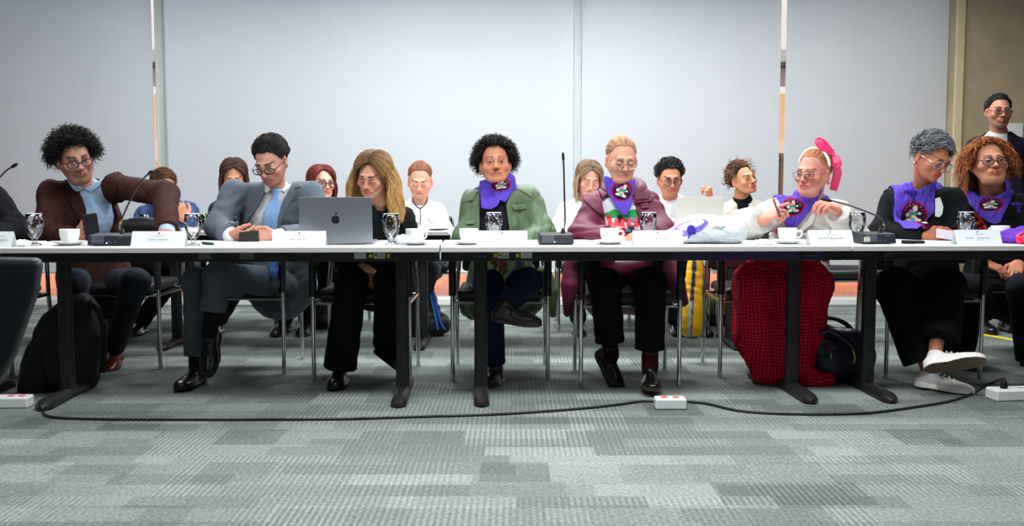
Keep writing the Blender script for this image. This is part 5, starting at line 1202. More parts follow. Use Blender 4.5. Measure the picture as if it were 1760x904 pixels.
# --- the standing man in the navy suit
def XYZ(px, z, Y): q = at(px, 300, Y); return np.array([q[0], Y, z])
yz = lambda px, py, Y: at(px, py, Y)
p = Person('person standing by the beige wall in a navy suit, wearing dark glasses', skin=(190, 136, 112), female=False, rot=(-8, 2, 2), hs=.98, h=.009, hh=.0028,
    hip=XYZ(1716, .86, 6.98), neck=yz(1717, 232, 6.96), head=yz(1716, 193, 6.90), sl=yz(1679, 252, 6.96), sr=yz(1755, 254, 6.96), el=XYZ(1664, .98, 6.99), er=XYZ(1770, .98, 6.99), wl=XYZ(1668, .76, 6.93), wr=XYZ(1768, .76, 6.93),
    kl=XYZ(1700, .46, 6.96), kr=XYZ(1734, .46, 6.96), al=XYZ(1698, .085, 6.99), ar=XYZ(1738, .085, 6.99))
p.make_body(); p.make_head(open_=.6, stubble=.5, brow_t=.004, brow=(24, 16, 14), look=(-5, 0), jaw=.95)
p.hair([p.cap(.008, front=47, burn=92, color=(14, 12, 12)), p.locks(900, 81, 'short', (14, 12, 12), (44, 38, 36), L=.042, flow=(.6, .4, .3), lift=.45, r=.003, spread=.5, curl=.003, front=47, burn=92, temple=82, infl=.011, seg=7)])
p.glasses('black', w=.024, hgt=.014, r=.0019, shape=3)
p.piece('shirt', garment(p, .004, .98, wr=.001, collar=.02), M_CLOTH, (210, 214, 222))
f9 = lambda g: (p.torso(g, .018, False), p.arms(g, .012, .95, 'lr', .04, .052, .048, .042))[0]
g = p.g_torso(.008); f9(g); g.cone(p.hip+p.up*.05, p.hip-p.up*.12, .185, .19, .05); g.wrinkle(.003, 26, 74, ridge=True); g.carve(PX([(1692, 220), (1742, 220), (1722, 310), (1714, 310)], 6.82), p.neck[1]+.02); g.ell(p.neck+p.up*.05, (.07, .08, .065), p.F, .01, 'sub'); p.piece('jacket', g, M_CLOTH, (24, 28, 40))
for z in ([(1698, 236), (1690, 240), (1696, 262), (1716, 300), (1708, 262)], [(1738, 236), (1746, 240), (1740, 262), (1720, 300), (1728, 262)]): p.piece('lapel', panel(p, f9, z, 6.82, .006, .006, h=.005), M_CLOTH, (20, 23, 34))
trousers(p, (24, 28, 40), hem=1.0, rt=.09, rk=.068, rh=.06)
p.foot(p.al, (-.1, -1, 0), col=(12, 12, 12), L=.27, h=.005); p.foot(p.ar, (.1, -1, 0), col=(12, 12, 12), L=.27, h=.005)
p.hand('l', (.05, -.1, -1), (1, 0, 0), curl=(.3, .35, .4, .45)); p.hand('r', (-.05, -.1, -1), (-1, 0, 0), curl=(.3, .35, .4, .45))
p.finish(); p.finish_glasses(); P9 = p

# --- the person in black at the left edge
p = Person('person in a black jumper at the left edge, only one arm showing', skin=(190, 138, 118), female=False, rot=(-20, 5, 0), h=.009, hh=.0028,
    **joints(hip=(-72, 490, 5.46), neck=(-66, 312, 5.36), head=(-66, 258, 5.28), sl=(-120, 335, 5.36), sr=(-14, 340, 5.36), el=(-140, 400, 5.26), er=(26, 398, 5.28), wl=(-100, 408, 5.02), wr=(-22, 412, 5.06),
    kl=(-100, 490, 4.98), kr=(-28, 490, 4.98), al=(-96, 636, 5.12), ar=(-30, 636, 5.12)))
p.make_body(); p.make_head(open_=.6, stubble=.3); p.hair([p.cap(.010, color=(20, 16, 14)), p.locks(900, 91, 'short', (20, 16, 14), (50, 42, 38), L=.035, flow=(.4, .6, .3), r=.002, spread=.4, curl=.002, infl=.012, seg=7)])
g = garment(p, .018, .97, wr=.007, wf=26, mid=.054, low=.042, up=.054, collar=.02); p.piece('jumper', g, M_CLOTH, (16, 17, 20))
trousers(p, (20, 20, 24), hem=.97)
p.foot(p.al, (0, -1, 0), h=.005); p.foot(p.ar, (0, -1, 0), h=.005); p.hand('l', (.8, -.5, 0), (0, 0, -1)); p.hand('r', (-.9, -.4, -.05), (0, 0, -1))
p.finish()
# ---------------------------------------------------------------- the second row
def back_person(label, hd, nk, sl, sr, el, er, wl, wr, kx, skin, female=True, rot=(0, 0, 0), hs=1., hip=None, feet=True, pants=(24, 24, 30), shoe=(16, 15, 16), fy=6.85, fat=1., kY=6.62, **hk):
    hx = (nk[0]+ (hip or 0)); s = F_PX/7.2
    p = Person(label, skin=skin, female=female, rot=rot, hs=hs, h=.009, hh=.003, fat=fat,
        **joints(hip=(hx, 462, 7.18), neck=nk, head=hd, sl=sl, sr=sr, el=el, er=er, wl=wl, wr=wr, kl=(kx[0], 466, kY), kr=(kx[1], 466, kY)), al=atf(kx[0]-1, 548)*[1, 0, 0]+[0, fy, .085], ar=atf(kx[1]+1, 548)*[1, 0, 0]+[0, fy, .085])
    return p
def shoes_back(p, pants, col, boot=.1):
    trousers(p, pants, hem=.96, rt=.085, rk=.062, rh=.056)
    for A, K in ((p.al, p.kl), (p.ar, p.kr)): p.foot(A, (nrm(A-p.hip)[0]*.3, -1, 0), (0, 0, 1), col=col, L=.25, h=.005, boot=boot, K=K)
# boy in the blue jacket
p = back_person('person in a blue jacket with tousled brown hair, resting the chin on a hand', (283, 322, 6.88), (285, 352, 7.02), (252, 372, 7.02), (322, 366, 7.02), (240, 400, 6.94), (336, 396, 6.88), (262, 394, 6.72), (317, 378, 6.76), (262, 306), (196, 140, 112), female=False, rot=(28, 20, -8), hs=.98)
p.make_body(); p.make_head(open_=.5, brow_t=.0035); p.hair([p.cap(.008, front=50, color=(50, 34, 24)), p.locks(1000, 101, 'short', (58, 40, 28), (120, 86, 56), L=.045, flow=(.3, -.3, .5), lift=.6, r=.0028, spread=.7, curl=.003, infl=.013, seg=7, front=50)])
g = garment(p, .022, .97, wr=.006, wf=34, seed=101, collar=.02); p.piece('jacket', g, M_NYLON, (30, 62, 108)); f = lambda g: p.torso(g, .022)
p.piece('shirt_front', panel(p, f, [(268, 362), (290, 362), (284, 402), (262, 402)], 6.9, .004, .006, h=.006), M_CLOTH, (206, 206, 210))
shoes_back(p, (20, 20, 26), (16, 15, 16)); p.hand('l', (.7, -.7, 0), (0, 0, -1)); p.hand('r', (-.25, -.15, .95), (-.4, .8, 0), curl=(.9, 1, 1, 1)); p.finish()
# dark-haired woman
p = back_person('person with long straight dark hair in a dotted navy top, behind the grey suit', (402, 304, 7.00), (404, 344, 7.08), (376, 362, 7.08), (432, 362, 7.08), (366, 400, 7.0), (440, 402, 7.0), (384, 402, 6.8), (422, 402, 6.8), (392, 424), (206, 148, 112), rot=(12, 24, 0), hs=.98)
p.make_body(); p.make_head(open_=.0, lips=(170, 90, 80)); p.hair([p.cap(.006, front=45, color=(30, 20, 18)), p.locks(360, 102, 'long', (34, 22, 20), (74, 46, 36), r=.0048, infl=.016, drop=.20, tip=(84, 46, 36), gap=64, front=46, wave=.004, seg=16)])
p.piece('top', garment(p, .012, .97, wr=.003), M_CLOTH, None, lambda V: np.where(((np.sin(V[:, 0:1]*330)*np.sin(V[:, 2:3]*330)) > .82), srgb(150, 156, 170), srgb(34, 44, 62)))
shoes_back(p, (26, 28, 36), (110, 74, 52)); p.hand('l', (.7, -.7, 0), (0, 0, -1)); p.hand('r', (-.7, -.7, 0), (0, 0, -1)); p.finish()
# red-haired woman
p = back_person('person with straight dark red hair and black glasses in a black top, looking aside', (553, 315, 6.98), (549, 352, 7.06), (520, 368, 7.06), (586, 366, 7.06), (508, 404, 7.0), (600, 404, 7.0), (530, 402, 6.8), (578, 402, 6.8), (528, 562), (212, 158, 138), rot=(32, 2, 2), hs=1.02)
p.make_body(); p.make_head(open_=.6, lips=(176, 70, 66), brow_t=.003); p.hair([p.cap(.006, front=45, color=(58, 24, 22)), p.locks(360, 103, 'long', (62, 22, 22), (108, 46, 36), r=.0048, infl=.016, drop=.13, gap=62, front=45, wave=.006, seg=16, part=-14)])
p.glasses('black', w=.026, hgt=.019, r=.0024)
p.piece('top', garment(p, .014, .97, wr=.004), M_CLOTH, (20, 20, 24)); shoes_back(p, (22, 20, 24), (14, 13, 15)); p.hand('l', (.7, -.7, 0), (0, 0, -1)); p.hand('r', (-.7, -.7, 0), (0, 0, -1)); p.finish(); p.finish_glasses()
# woman in the white blouse
p = back_person('person in a white blouse with a dark cord necklace and tied-back auburn hair', (722, 311, 6.96), (722, 350, 7.04), (697, 366, 7.04), (749, 366, 7.04), (686, 402, 6.98), (764, 402, 6.98), (708, 402, 6.78), (742, 402, 6.78), (708, 736), (214, 156, 132), rot=(2, 20, 0), hs=1.02)
p.make_body(); p.make_head(open_=.0, lips=(180, 96, 88)); p.hair([p.cap(.004, front=44, burn=88, color=(110, 70, 46), noise=0), p.locks(500, 104, 'back', (132, 84, 56), (92, 56, 40), r=.0035, infl=.012, front=43, burn=86, vol=.006)])
p.piece('blouse', garment(p, .016, .97, wr=.005, low=.044), M_CLOTH, (210, 211, 215))
nq = p.neck; small(p, 'necklace', M_CLOTH, (24, 20, 20), .0032, spline([at(709, 341, 6.93), at(714, 352, 6.90), at(722, 358, 6.88), at(731, 350, 6.90), at(735, 339, 6.94)], 24)); small(p, 'necklace', M_CLOTH, (24, 20, 20), .003, [at(722, 358, 6.88), at(723, 372, 6.87), at(722, 384, 6.87)])
shoes_back(p, (60, 66, 76), (20, 18, 18)); p.hand('l', (.5, -.8, -.1), (0, 0, -1)); p.hand('r', (-.5, -.8, -.1), (0, 0, -1)); p.finish()
# woman behind the parka
p = back_person('person with long light brown hair in a white top, behind the maroon parka', (1012, 308, 7.00), (1006, 346, 7.08), (976, 364, 7.08), (1038, 362, 7.08), (958, 400, 7.0), (1050, 402, 7.0), (984, 402, 6.8), (1030, 402, 6.8), (984, 1020), (216, 162, 140), rot=(6, 22, 4), hs=1.0)
p.make_body(); p.make_head(open_=.0, lips=(180, 96, 88), shadow=(150, 100, 90)); p.hair([p.cap(.006, front=45, color=(70, 52, 42)), p.locks(360, 105, 'long', (76, 58, 46), (140, 112, 88), r=.0046, infl=.016, drop=.16, tip=(170, 140, 110), gap=64, front=45, wave=.006, seg=16)])
p.piece('top', garment(p, .016, .97, wr=.005, low=.044, seed=105), M_CLOTH, (204, 210, 216)); shoes_back(p, (24, 24, 30), (20, 18, 18)); p.hand('l', (.7, -.7, 0), (0, 0, -1)); p.hand('r', (-.7, -.7, 0), (0, 0, -1)); p.finish()
# young man in the white hoodie
p = back_person('young person in a white hoodie with round dark glasses, one hand raised', (1151, 308, 6.96), (1152, 348, 7.06), (1121, 364, 7.06), (1187, 362, 7.06), (1110, 404, 7.0), (1214, 398, 6.92), (1136, 404, 6.8), (1219, 348, 6.82), (1134, 1172), (196, 134, 104), female=False, rot=(2, 12, 0), hs=1.02)
p.make_body(); p.make_head(open_=.3, stubble=.25, brow_t=.0042, brow=(20, 14, 12), look=(0, 22)); p.hair([p.cap(.010, front=49, color=(12, 11, 11)), p.locks(1100, 106, 'short', (14, 12, 12), (44, 38, 36), L=.055, flow=(.3, .3, .6), lift=.9, r=.0032, spread=.7, curl=.004, infl=.016, seg=7, front=49)])
p.glasses('black', w=.024, hgt=.020, r=.0020, shape=2.1)
g = p.g_torso(.008); p.torso(g, .020, False); p.arms(g, .014, .97, 'l', .04, .054, .052, .044); g.cone(p.sr, p.sr+(p.er-p.sr)*.72, .066, .058, .03, flat='b'); g.path([p.neck+p.F[:, 0]*.08*math.sin(a)+p.F[:, 1]*.07*math.cos(a)+p.up*(.005+.02*math.cos(a)) for a in np.linspace(0, 6.28, 22)], .022, .02); g.wrinkle(.005, 28, 106, ridge=True); p.piece('hoodie', g, M_CLOTH, (208, 210, 215))
for q in ([(1137, 352), (1136, 372)], [(1164, 352), (1166, 370)]): small(p, 'drawstring', M_CLOTH, (40, 42, 50), .003, [at(q[0][0], q[0][1], 6.90), at(q[1][0], q[1][1], 6.88)])
small(p, 'watch', M_BLACKPL, (15, 15, 16), .034, [p.wr+(p.er-p.wr)*.10, p.wr+(p.er-p.wr)*.22], h=.003)
shoes_back(p, (26, 28, 34), (20, 18, 18)); p.hand('l', (.7, -.7, 0), (0, 0, -1)); p.hand('r', (-.08, -.1, 1), (-.6, .5, .1), curl=(1.0, 1.1, 1.15, 1.2), bend=(1, 1.1, .8)); p.finish(); p.finish_glasses()
# woman in the cream jacket
p = back_person('person in a cream jacket and black polo neck with dark upswept hair, glancing sideways', (1277, 310, 6.98), (1276, 350, 7.06), (1251, 368, 7.06), (1309, 366, 7.06), (1244, 402, 7.0), (1322, 402, 7.0), (1262, 402, 6.8), (1300, 402, 6.8), (1262, 1296), (206, 146, 112), rot=(26, -8, -12), hs=.98)
p.make_body(); p.make_head(open_=.55, lips=(170, 50, 56), brow_t=.0034, brow=(40, 24, 20), look=(-16, 0)); p.hair([p.cap(.003, front=46, burn=84, color=(36, 24, 18)), p.locks(900, 107, 'back', (44, 28, 22), (112, 76, 48), r=.0042, infl=.024, front=45, burn=82, vol=.016, knot=(70, 180)), p.locks(160, 108, 'curly', (60, 40, 26), (130, 90, 56), L=.05, r=.0024, curl=.008, turns=1.5, front=40, grav=-.2)])
earring(p, -1, (220, 210, 190), .009)
p.piece('polo_neck', (lambda g: (g.cone(p.neck-p.up*.03, p.neck+p.up*.04, .066, .058, .02), p.torso(g, .006), g)[2])(p.g_torso(.008)), M_CLOTH, (16, 16, 18))
g = garment(p, .020, .97, wr=.006, seed=107); g.carve(PX([(1268, 320), (1296, 320), (1290, 362), (1284, 410), (1276, 410), (1274, 362)], 6.9), p.neck[1]+.02); p.piece('jacket', g, M_CLOTH, (204, 198, 184))
small(p, 'pocket_trim', M_CLOTH, (40, 34, 30), .004, [at(1248, 376, 6.90), at(1262, 380, 6.89)])
shoes_back(p, (26, 24, 28), (20, 18, 18)); p.hand('l', (.7, -.7, 0), (0, 0, -1)); p.hand('r', (-.7, -.7, 0), (0, 0, -1)); p.finish()
# ---------------------------------------------------------------- things on the tables
TZ = .742
def on(px, v=.2, z=TZ):
    """room position at image column px on the front tables, v metres behind the front edge"""
    x = 0.
    for _ in range(6): x = (px-880)/F_PX*(yfront(x)+v)*1.004
    return np.array([x, yfront(x)+v, z])
def on2(px, v=.2): Y = 6.17+v; return np.array([(px-880)/F_PX*Y*1.003, Y, TZ])
M_PAPER = mat('card_paper', srgb(232, 236, 240), .7, bump=.03, bscale=120); M_INK = mat('pale_print', srgb(176, 182, 190), .8); M_CREST = mat('crest_print', srgb(96, 98, 108), .8)
M_PORC = mat('white_porcelain', srgb(232, 236, 234), .18, spec=.5, coat=.3, bump=.01, bscale=50)
def nameplate(px, w, label, v=.055, turn=0., n=(9, 8)):
    q = on(px, v); r = empty('name_card', q, PHI+turn, label, 'name card', None)
    a = .085; h = .072; d = .034; t = .0012; W = w
    m = MB()
    for s in (-1, 1):
        m.add([(-W/2, s*d, 0), (W/2, s*d, 0), (W/2, 0, h), (-W/2, 0, h), (-W/2, s*(d-t*1.2), 0), (W/2, s*(d-t*1.2), 0), (W/2, 0, h-t*2), (-W/2, 0, h-t*2)],
              [(0, 1, 2, 3) if s < 0 else (3, 2, 1, 0), (7, 6, 5, 4) if s < 0 else (4, 5, 6, 7), (0, 3, 7, 4), (1, 5, 6, 2), (0, 4, 5, 1)])
    m.build('card', M_PAPER, parent=r)
    R = rotx(math.atan2(d, h)*-1); c0 = np.array([0, -d/2, h/2]); rs = random.Random(int(px))
    def bar(x, z, w_, h_, mt, k, name):
        b = MB(); nn = max(1, int(w_/.0075)); 
        for i in range(nn):
            if mt is M_INK and rs.random() < .12: continue
            ww = w_/nn*rs.uniform(.6, .85); hh = h_*rs.uniform(.75, 1.1) if mt is M_INK else h_
            P = R@np.array([x-w_/2+(i+.5)*w_/nn, -.0010, z]); b.box(c0+P, (ww, .0006, hh), R)
        return b.build(name, mt, parent=r)
    b = MB(); P = R@np.array([0, -.001, .027]); b.box(c0+P, (.0055, .0006, .0055), R); b.lathe([(0, 0), (.0032, 0), (.0032, .0006), (0, .0006)], c0+R@np.array([0, -.0012, .0305]), 10, R@rotx(math.pi/2)); b.build('crest', M_CREST, parent=r)
    bar(0, .0165, .055, .0028, M_INK, 0, 'heading_line'); bar(0, -.002, .085 if n[0] < 12 else .125, .0052, M_INK, 1, 'name_line'); bar(.005, -.0125, .035, .0018, M_INK, 2, 'title_line')
    return r
for px, w, lab, tn, n in ((2, .13, 'white folded name card at the far left in front of the black sleeve', 0, (9, 8)), (276, .245, 'white folded name card right of the first microphone, before the brown sleeve', .0, (9, 8)),
    (516, .245, 'white folded name card standing between the grey suit and the laptop', 0, (9, 8)), (863, .235, 'white folded name card in front of the green jacket', 0, (9, 8)),
    (1129, .235, 'white folded name card in front of the maroon parka beside the plastic bag', 0, (9, 8)), (1424, .215, 'white folded name card in front of the white cardigan', .06, (13, 8)), (1676, .225, 'white folded name card at the right beside the purple cloth', .04, (13, 8))):
    nameplate(px, w, lab, .05, tn, n)
# cups and saucers
def make_cup():
    r = empty('coffee_cup', (0, 0, 0)); R_, H_ = .046, .068
    prof = [(0, .006), (.024, .006), (.026, 0), (.029, 0), (.030, .008), (.040, .022), (R_-.001, .045), (R_, H_), (R_-.0012, H_+.001), (R_-.003, H_-.001), (R_-.004, .045), (.036, .022), (.02, .012), (0, .011)]
    MB().lathe(prof, n=36).build('bowl', M_PORC, parent=r, smooth=True)
    MB().tube(spline([(-.044, 0, .054), (-.062, 0, .056), (-.068, 0, .042), (-.058, 0, .026), (-.041, 0, .022)], 20), .004, 8).build('handle', M_PORC, parent=r, smooth=True)
    return r
def make_saucer():
    m = MB().lathe([(0, 0), (.040, 0), (.044, .004), (.070, .014), (.078, .017), (.078, .019), (.068, .017), (.042, .008), (.034, .007), (0, .007)], n=40); return m.build('saucer', M_PORC, smooth=True)
cup0, sau0 = make_cup(), make_saucer(); first = True
for px, v, rz, where in ((122, .20, 1.9, 'beside the first microphone at the left'), (714, .17, 2.6, 'right of the goblet behind the laptop corner'), (806, .18, 3.0, 'before the left sleeve of the green jacket'),
                     (1047, .19, 3.1, 'in front of the maroon parka'), (1352, .19, 2.9, 'below the purple scarf of the woman in white'), (1716, .42, .2, 'behind the purple cloth at the right')):
    q = on(px, v); c = cup0 if first else copy_tree(cup0); s = sau0 if first else copy_tree(sau0); first = False
    s.location = q; c.location = q+[0, 0, .0072]; c.rotation_euler = (0, 0, rz)
    tag(c, 'white porcelain coffee cup '+where, 'cup', 'coffee cups on the front tables'); tag(s, 'white saucer under the cup '+where, 'saucer', 'saucers on the front tables')
# goblets
M_GLASS = glass_mat('goblet_glass', (.985, .985, .99), .05, .02); M_WATER = glass_mat('drinking_water', (.93, .95, .96), .05, .01)
def goblet_prof():
    o = [(0, 0), (.030, 0), (.032, .002), (.026, .006), (.010, .013), (.009, .020), (.014, .030), (.026, .046), (.036, .068), (.0405, .095), (.040, .125), (.0365, .150)]
    i = [(.035, .150), (.0382, .125), (.0387, .095), (.034, .069), (.024, .049), (.012, .036), (0, .033)]
    return o+i
def make_goblet(water=0., drops=0):
    r = empty('water_goblet', (0, 0, 0)); MB().lathe(goblet_prof(), n=40).build('glass', M_GLASS, parent=r, smooth=True, autos=False)
    MB().tube([(.0365*math.cos(a), .0365*math.sin(a), .150) for a in np.linspace(0, 2*math.pi, 40, endpoint=False)], .0013, 6, closed=True).build('rim', mat('glass_rim', srgb(200, 204, 214), .1, spec=.8), parent=r, smooth=True)
    if water:
        pr = [(0, .034), (.011, .037), (.023, .049), (.033, .069), (.0378, .092)]; pr = [q for q in pr if q[1] < water]+[(np.interp(water, [q[1] for q in pr], [q[0] for q in pr]), water), (0, water)]
        MB().lathe(pr, n=36).build('water', M_WATER, parent=r, smooth=True)
    b = MB(); rs = random.Random(7+drops)
    for i in range(34):   # cut ornament on the bowl
        a = rs.random()*6.28; z = rs.uniform(.085, .145); R_ = np.interp(z, [.068, .095, .125, .150], [.036, .0405, .040, .0365])+.0004
        b.box((R_*math.cos(a), R_*math.sin(a), z), (.0012, rs.uniform(.003, .008), rs.uniform(.002, .007)), rotz(a)@rotx(rs.uniform(-.6, .6)))
    b.build('cut_ornament', mat('frosted_cut', srgb(190, 188, 214), .25, spec=.8), parent=r); return r
gA = make_goblet(); gB = make_goblet(.090); uA = uB = False
for px, v, full, lab in ((62, .20, 0, 'empty water goblet at the far left beside the name card'), (334, .16, 1, 'half-full water goblet between the brown sleeve and the grey suit'), (673, .12, 0, 'empty water goblet right of the silver laptop'),
                    (849, .30, 1, 'half-full water goblet before the black top of the woman in green'), (1114, .30, 0, 'empty water goblet behind the name card of the maroon parka'), (1471, .30, 1, 'half-full water goblet beside the hand microphone at the right'), (1657, .30, 0, 'empty water goblet between the grey-haired and the curly-haired woman')):
    if full: g = gB if not uB else copy_tree(gB); uB = True
    else: g = gA if not uA else copy_tree(gA); uA = True
    g.location = on(px, v); g.rotation_euler = (0, 0, px*.7); tag(g, lab, 'glass', 'stemmed water glasses on the front tables')
# conference microphones
M_MICB = mat('mic_base_black', srgb(24, 30, 38), .45, bump=.1, bscale=200); M_GRILL = mat('mic_grille', srgb(120, 118, 138), .5); M_LED = mat('green_led', (.2, .9, .2), .3, emit=(.4, 1., .2), estr=3.)
def mic(px, v, neck, lab, rz=0., w=.20, led=True, headr=.008):
    q = on(px, v); r = empty('conference_microphone', q, PHI+rz, lab, 'microphone')
    b = MB(); W, D_, H_ = w, .12, .056
    b.add([(-W/2, -.02, .004), (W/2, -.02, .004), (W/2, D_, .004), (-W/2, D_, .004), (-W/2*.97, -.005, H_-.006), (W/2*.97, -.005, H_-.006), (W/2*.97, D_, H_), (-W/2*.97, D_, H_)], [(3, 2, 1, 0), (4, 5, 6, 7), (0, 1, 5, 4), (1, 2, 6, 5), (2, 3, 7, 6), (3, 0, 4, 7)])
    b.build('base', M_MICB, parent=r, bevel=.004)
    g = MB()
    for k in range(7):
        z = .012+k*.0052
        for j in range(9): g.box((-W*.40+.0065*j, -.0165+k*.0014, z), (.0052, .0016, .0026))
    g.build('speaker_grille', M_GRILL, parent=r)
    if led: MB().lathe([(0, 0), (.003, 0), (.003, .002), (0, .002)], (-W*.06, -.0165, .014), 12, rotx(math.pi/2)).build('indicator_light', M_LED, parent=r)
    for x in (.03, .055):
        MB().lathe([(0, 0), (.005, 0), (.0045, .003), (0, .003)], (W*.0+x-.03, -.0155, .018), 14, rotx(math.pi/2)).build('button', mat('mic_button', srgb(70, 74, 84), .4), parent=r)
    t_ = MB()
    for k in range(7): t_.box((W*.18+k*.0042, -.0105, .040), (.003, .0012, .0022))
    t_.build('maker_lettering', M_GRILL, parent=r)
    Ri = rotz(-(PHI+rz)); P = [(Ri@(np.array(n_)-q)) for n_ in neck]; c = spline(P, 40)
    MB().lathe([(0, 0), (.013, 0), (.011, .012), (.006, .026), (0, .027)], c[0]-[0, 0, .004], 16).build('neck_socket', mat('mic_socket', srgb(60, 60, 66), .35, metal=.6), parent=r, smooth=True)
    k = int(len(c)*.26); MB().tube(c[:k+1], .0042, 8).build('gooseneck', mat('mic_neck_dark', srgb(52, 52, 56), .35, metal=.4), parent=r, smooth=True)
    MB().tube(c[k:k+3], .0052, 8).build('brass_ring', M_GOLD, parent=r, smooth=True)
    MB().tube(c[k+2:-3], .0042, 8).build('stem', mat('mic_stem_black', srgb(34, 36, 40), .4), parent=r, smooth=True)
    e = nrm(c[-1]-c[-4]); MB().tube([c[-4], c[-3], c[-1], c[-1]+e*.012, c[-1]+e*.022], [.0045, headr, headr*1.05, headr, headr*.6], 12).build('mic_capsule', M_BLACKPL, parent=r, smooth=True)
    return r
qa = on(192, .14); mic(192, .14, [qa+[.03, .07, .055], at(206, 386, 4.86), at(226, 340, 4.85), at(246, 308, 4.83), at(258, 297, 4.80)], 'black conference microphone at the left, its neck leaning right over the brown sleeve', .0, .205)
qa = on(956, .14); mic(956, .14, [qa+[.035, .06, .055], at(971, 380, 4.85), at(970, 330, 4.85), at(969, 290, 4.85), at(968, 270, 4.85)], 'black conference microphone with an upright neck between the green and maroon jackets', .0, .165, headr=.006)
qa = on(1508, .14); mic(1508, .14, [qa+[.03, .06, .055], at(1520, 392, 4.88), at(1514, 376, 4.90), at(1490, 364, 4.92), at(1450, 350, 4.95), at(1418, 343, 4.97)], 'black conference microphone at the right, its neck pulled across by the woman in white', .05, .165, led=False)
bpy.data.objects['conference_microphone.002']
t = MB().box((-.066, -.0185, .024), (.030, .0012, .024)); t.build('inventory_sticker', M_ST_W, parent=bpy.data.objects['conference_microphone.002'])
qa = on(-28, .14); mic(-28, .14, [qa+[.0, .06, .055], at(-18, 360, 4.82), at(-10, 320, 4.82), at(8, 296, 4.81), at(24, 285, 4.80)], 'black conference microphone at the left edge, only its curved tip in the picture', .0, .205)
# laptop seen from behind
M_ALU = mat('space_grey_aluminium', srgb(150, 154, 162), .38, metal=.75, bump=.03, bscale=300); M_LOGO = mat('dark_mirror_logo', srgb(24, 26, 32), .15, spec=.8)
def rrect(w, h, r, n=6):
    P = []
    for cx, cz, a0 in ((w/2-r, h-r, 0), (-w/2+r, h-r, math.pi/2), (-w/2+r*.3, r*.3, math.pi), (w/2-r*.3, r*.3, 1.5*math.pi)):
        rr = r if cz > r else r*.3
        for k in range(n+1): a = a0+k/n*math.pi/2; P.append((cx+rr*math.cos(a), cz+rr*math.sin(a)))
    return P
def laptop(q, rz, lab, w, h, m, tilt, logo=True, depth=.24):
    r = empty('laptop', q, rz, lab, 'laptop'); MB().box((0, depth/2+.005, .008), (w, depth, .014), bev=.003).build('base', m, parent=r, bevel=.002)
    R = rotx(tilt); lid = MB(); lid.prism(rrect(w, h, .012), -.0045, 0, R, (0, 0, .012)); l = lid.build('lid', m, parent=r, bevel=.0015)
    MB().prism([(x*.96, z*.96+.003) for x, z in rrect(w, h, .010)], .0002, .0012, R, (0, 0, .012)).build('screen', mat('screen_dark', srgb(16, 18, 24), .1), parent=l)
    MB().box((0, depth*.42, .0158), (w*.84, depth*.42, .0014)).build('keyboard', mat('keys_black', srgb(18, 18, 20), .5), parent=r)
    if logo:
        S = .0205; cx, cz = 0., h*.505; a = np.linspace(0, 2*np.pi, 60, endpoint=False); P = []
        for t in a:   # lobed fruit outline with a bite at the right
            rr = 1-.10*max(0, math.cos(2*(t-math.pi/2)))**3*(1 if math.sin(t) > 0 else .8)+.03*math.cos(2*t)
            x, z = rr*math.cos(t)*.98, rr*math.sin(t)*1.0
            if t > math.pi: x *= 1-.14*abs(math.sin(t))**2
            d = math.hypot(x-1.22, z-.12)
            if d < .50: k = .50/d; x, z = 1.22+(x-1.22)*k, .12+(z-.12)*k
            P.append((-(-x)*S+cx, z*S+cz))
        LG = MB(); LG.prism(P, -.0058, -.0046, R, (0, 0, .012)); LG.prism([(cx-.002, cz+.0225), (cx-.0015, cz+.029), (cx+.003, cz+.0345), (cx+.0085, cz+.0355), (cx+.0075, cz+.029), (cx+.0035, cz+.0245)], -.0058, -.0046, R, (0, 0, .012)); LG.build('fruit_logo', M_LOGO, parent=l)
    return r
laptop(on(579, .17), PHI, 'open silver-grey laptop with a dark apple emblem, its lid towards the camera', .345, .217, M_ALU, .10)
laptop(on2(1203, .22), .0, 'open white laptop on the second-row table before the young man', .30, .20, mat('white_aluminium', srgb(186, 186, 178), .4, bump=.02, bscale=200), -.15+.05, False)
# phones, cards, pens
def slab(name, P, R, d, m, lab, cat, group=None, screen=None, rnd=.004):
    r = MB(); r.box((0, 0, 0), d, None, rnd); o = r.build(name, m, bevel=0); o.matrix_world = Matrix.Translation([float(k) for k in P])@Matrix(np.array(R).tolist()).to_4x4(); tag(o, lab, cat, group)
    if screen is not None:
        s = MB().box((0, screen*(d[1]/2+.0004), 0), (d[0]*.9, .0008, d[2]*.92)).build('screen', mat('phone_glass', srgb(10, 12, 18), .08), parent=o)
    return o
slab('smartphone', at(157, 392, 5.05), rotz(.5)@roty(-.12), (.072, .009, .148), M_BLACKPL, 'black smartphone held upright by the man in the brown blazer', 'phone', None, 1)
slab('smartphone', at(428, 408, 5.02), rotx(-.5)@roty(1.45), (.070, .010, .10), M_BLACKPL, 'black smartphone held by the man in the grey suit', 'phone', None, 1)
slab('folded_card', at(1632, 404, 5.12), rotz(-.1)@rotx(-.9)@roty(.25), (.13, .003, .075), mat('card_grey', None or srgb(186, 176, 186), .6, bump=.05, bscale=80), 'pale folded card held by the grey-haired woman', 'card')
slab('smartphone', on(684, .34)+[0, 0, .02], rotz(.3)@rotx(-1.0), (.10, .010, .06), mat('dark_teal_case', srgb(28, 60, 80), .3), 'dark teal smartphone behind the goblet beside the laptop', 'phone')
def pen(a, b, r, m, lab, tip=None):
    o = MB().tube([a, np.array(a)*.05+np.array(b)*.95, b], [r, r, r*.3], 10); x = o.build('pen', m, origin=(np.array(a)+b)/2, smooth=True); tag(x, lab, 'pen')
    if tip is not None: t_ = MB().tube([a, np.array(a)*.8+np.array(b)*.2], r*1.25, 10).build('cap', tip, parent=x, smooth=True, origin=x.location[:]); t_.location = (0, 0, 0)
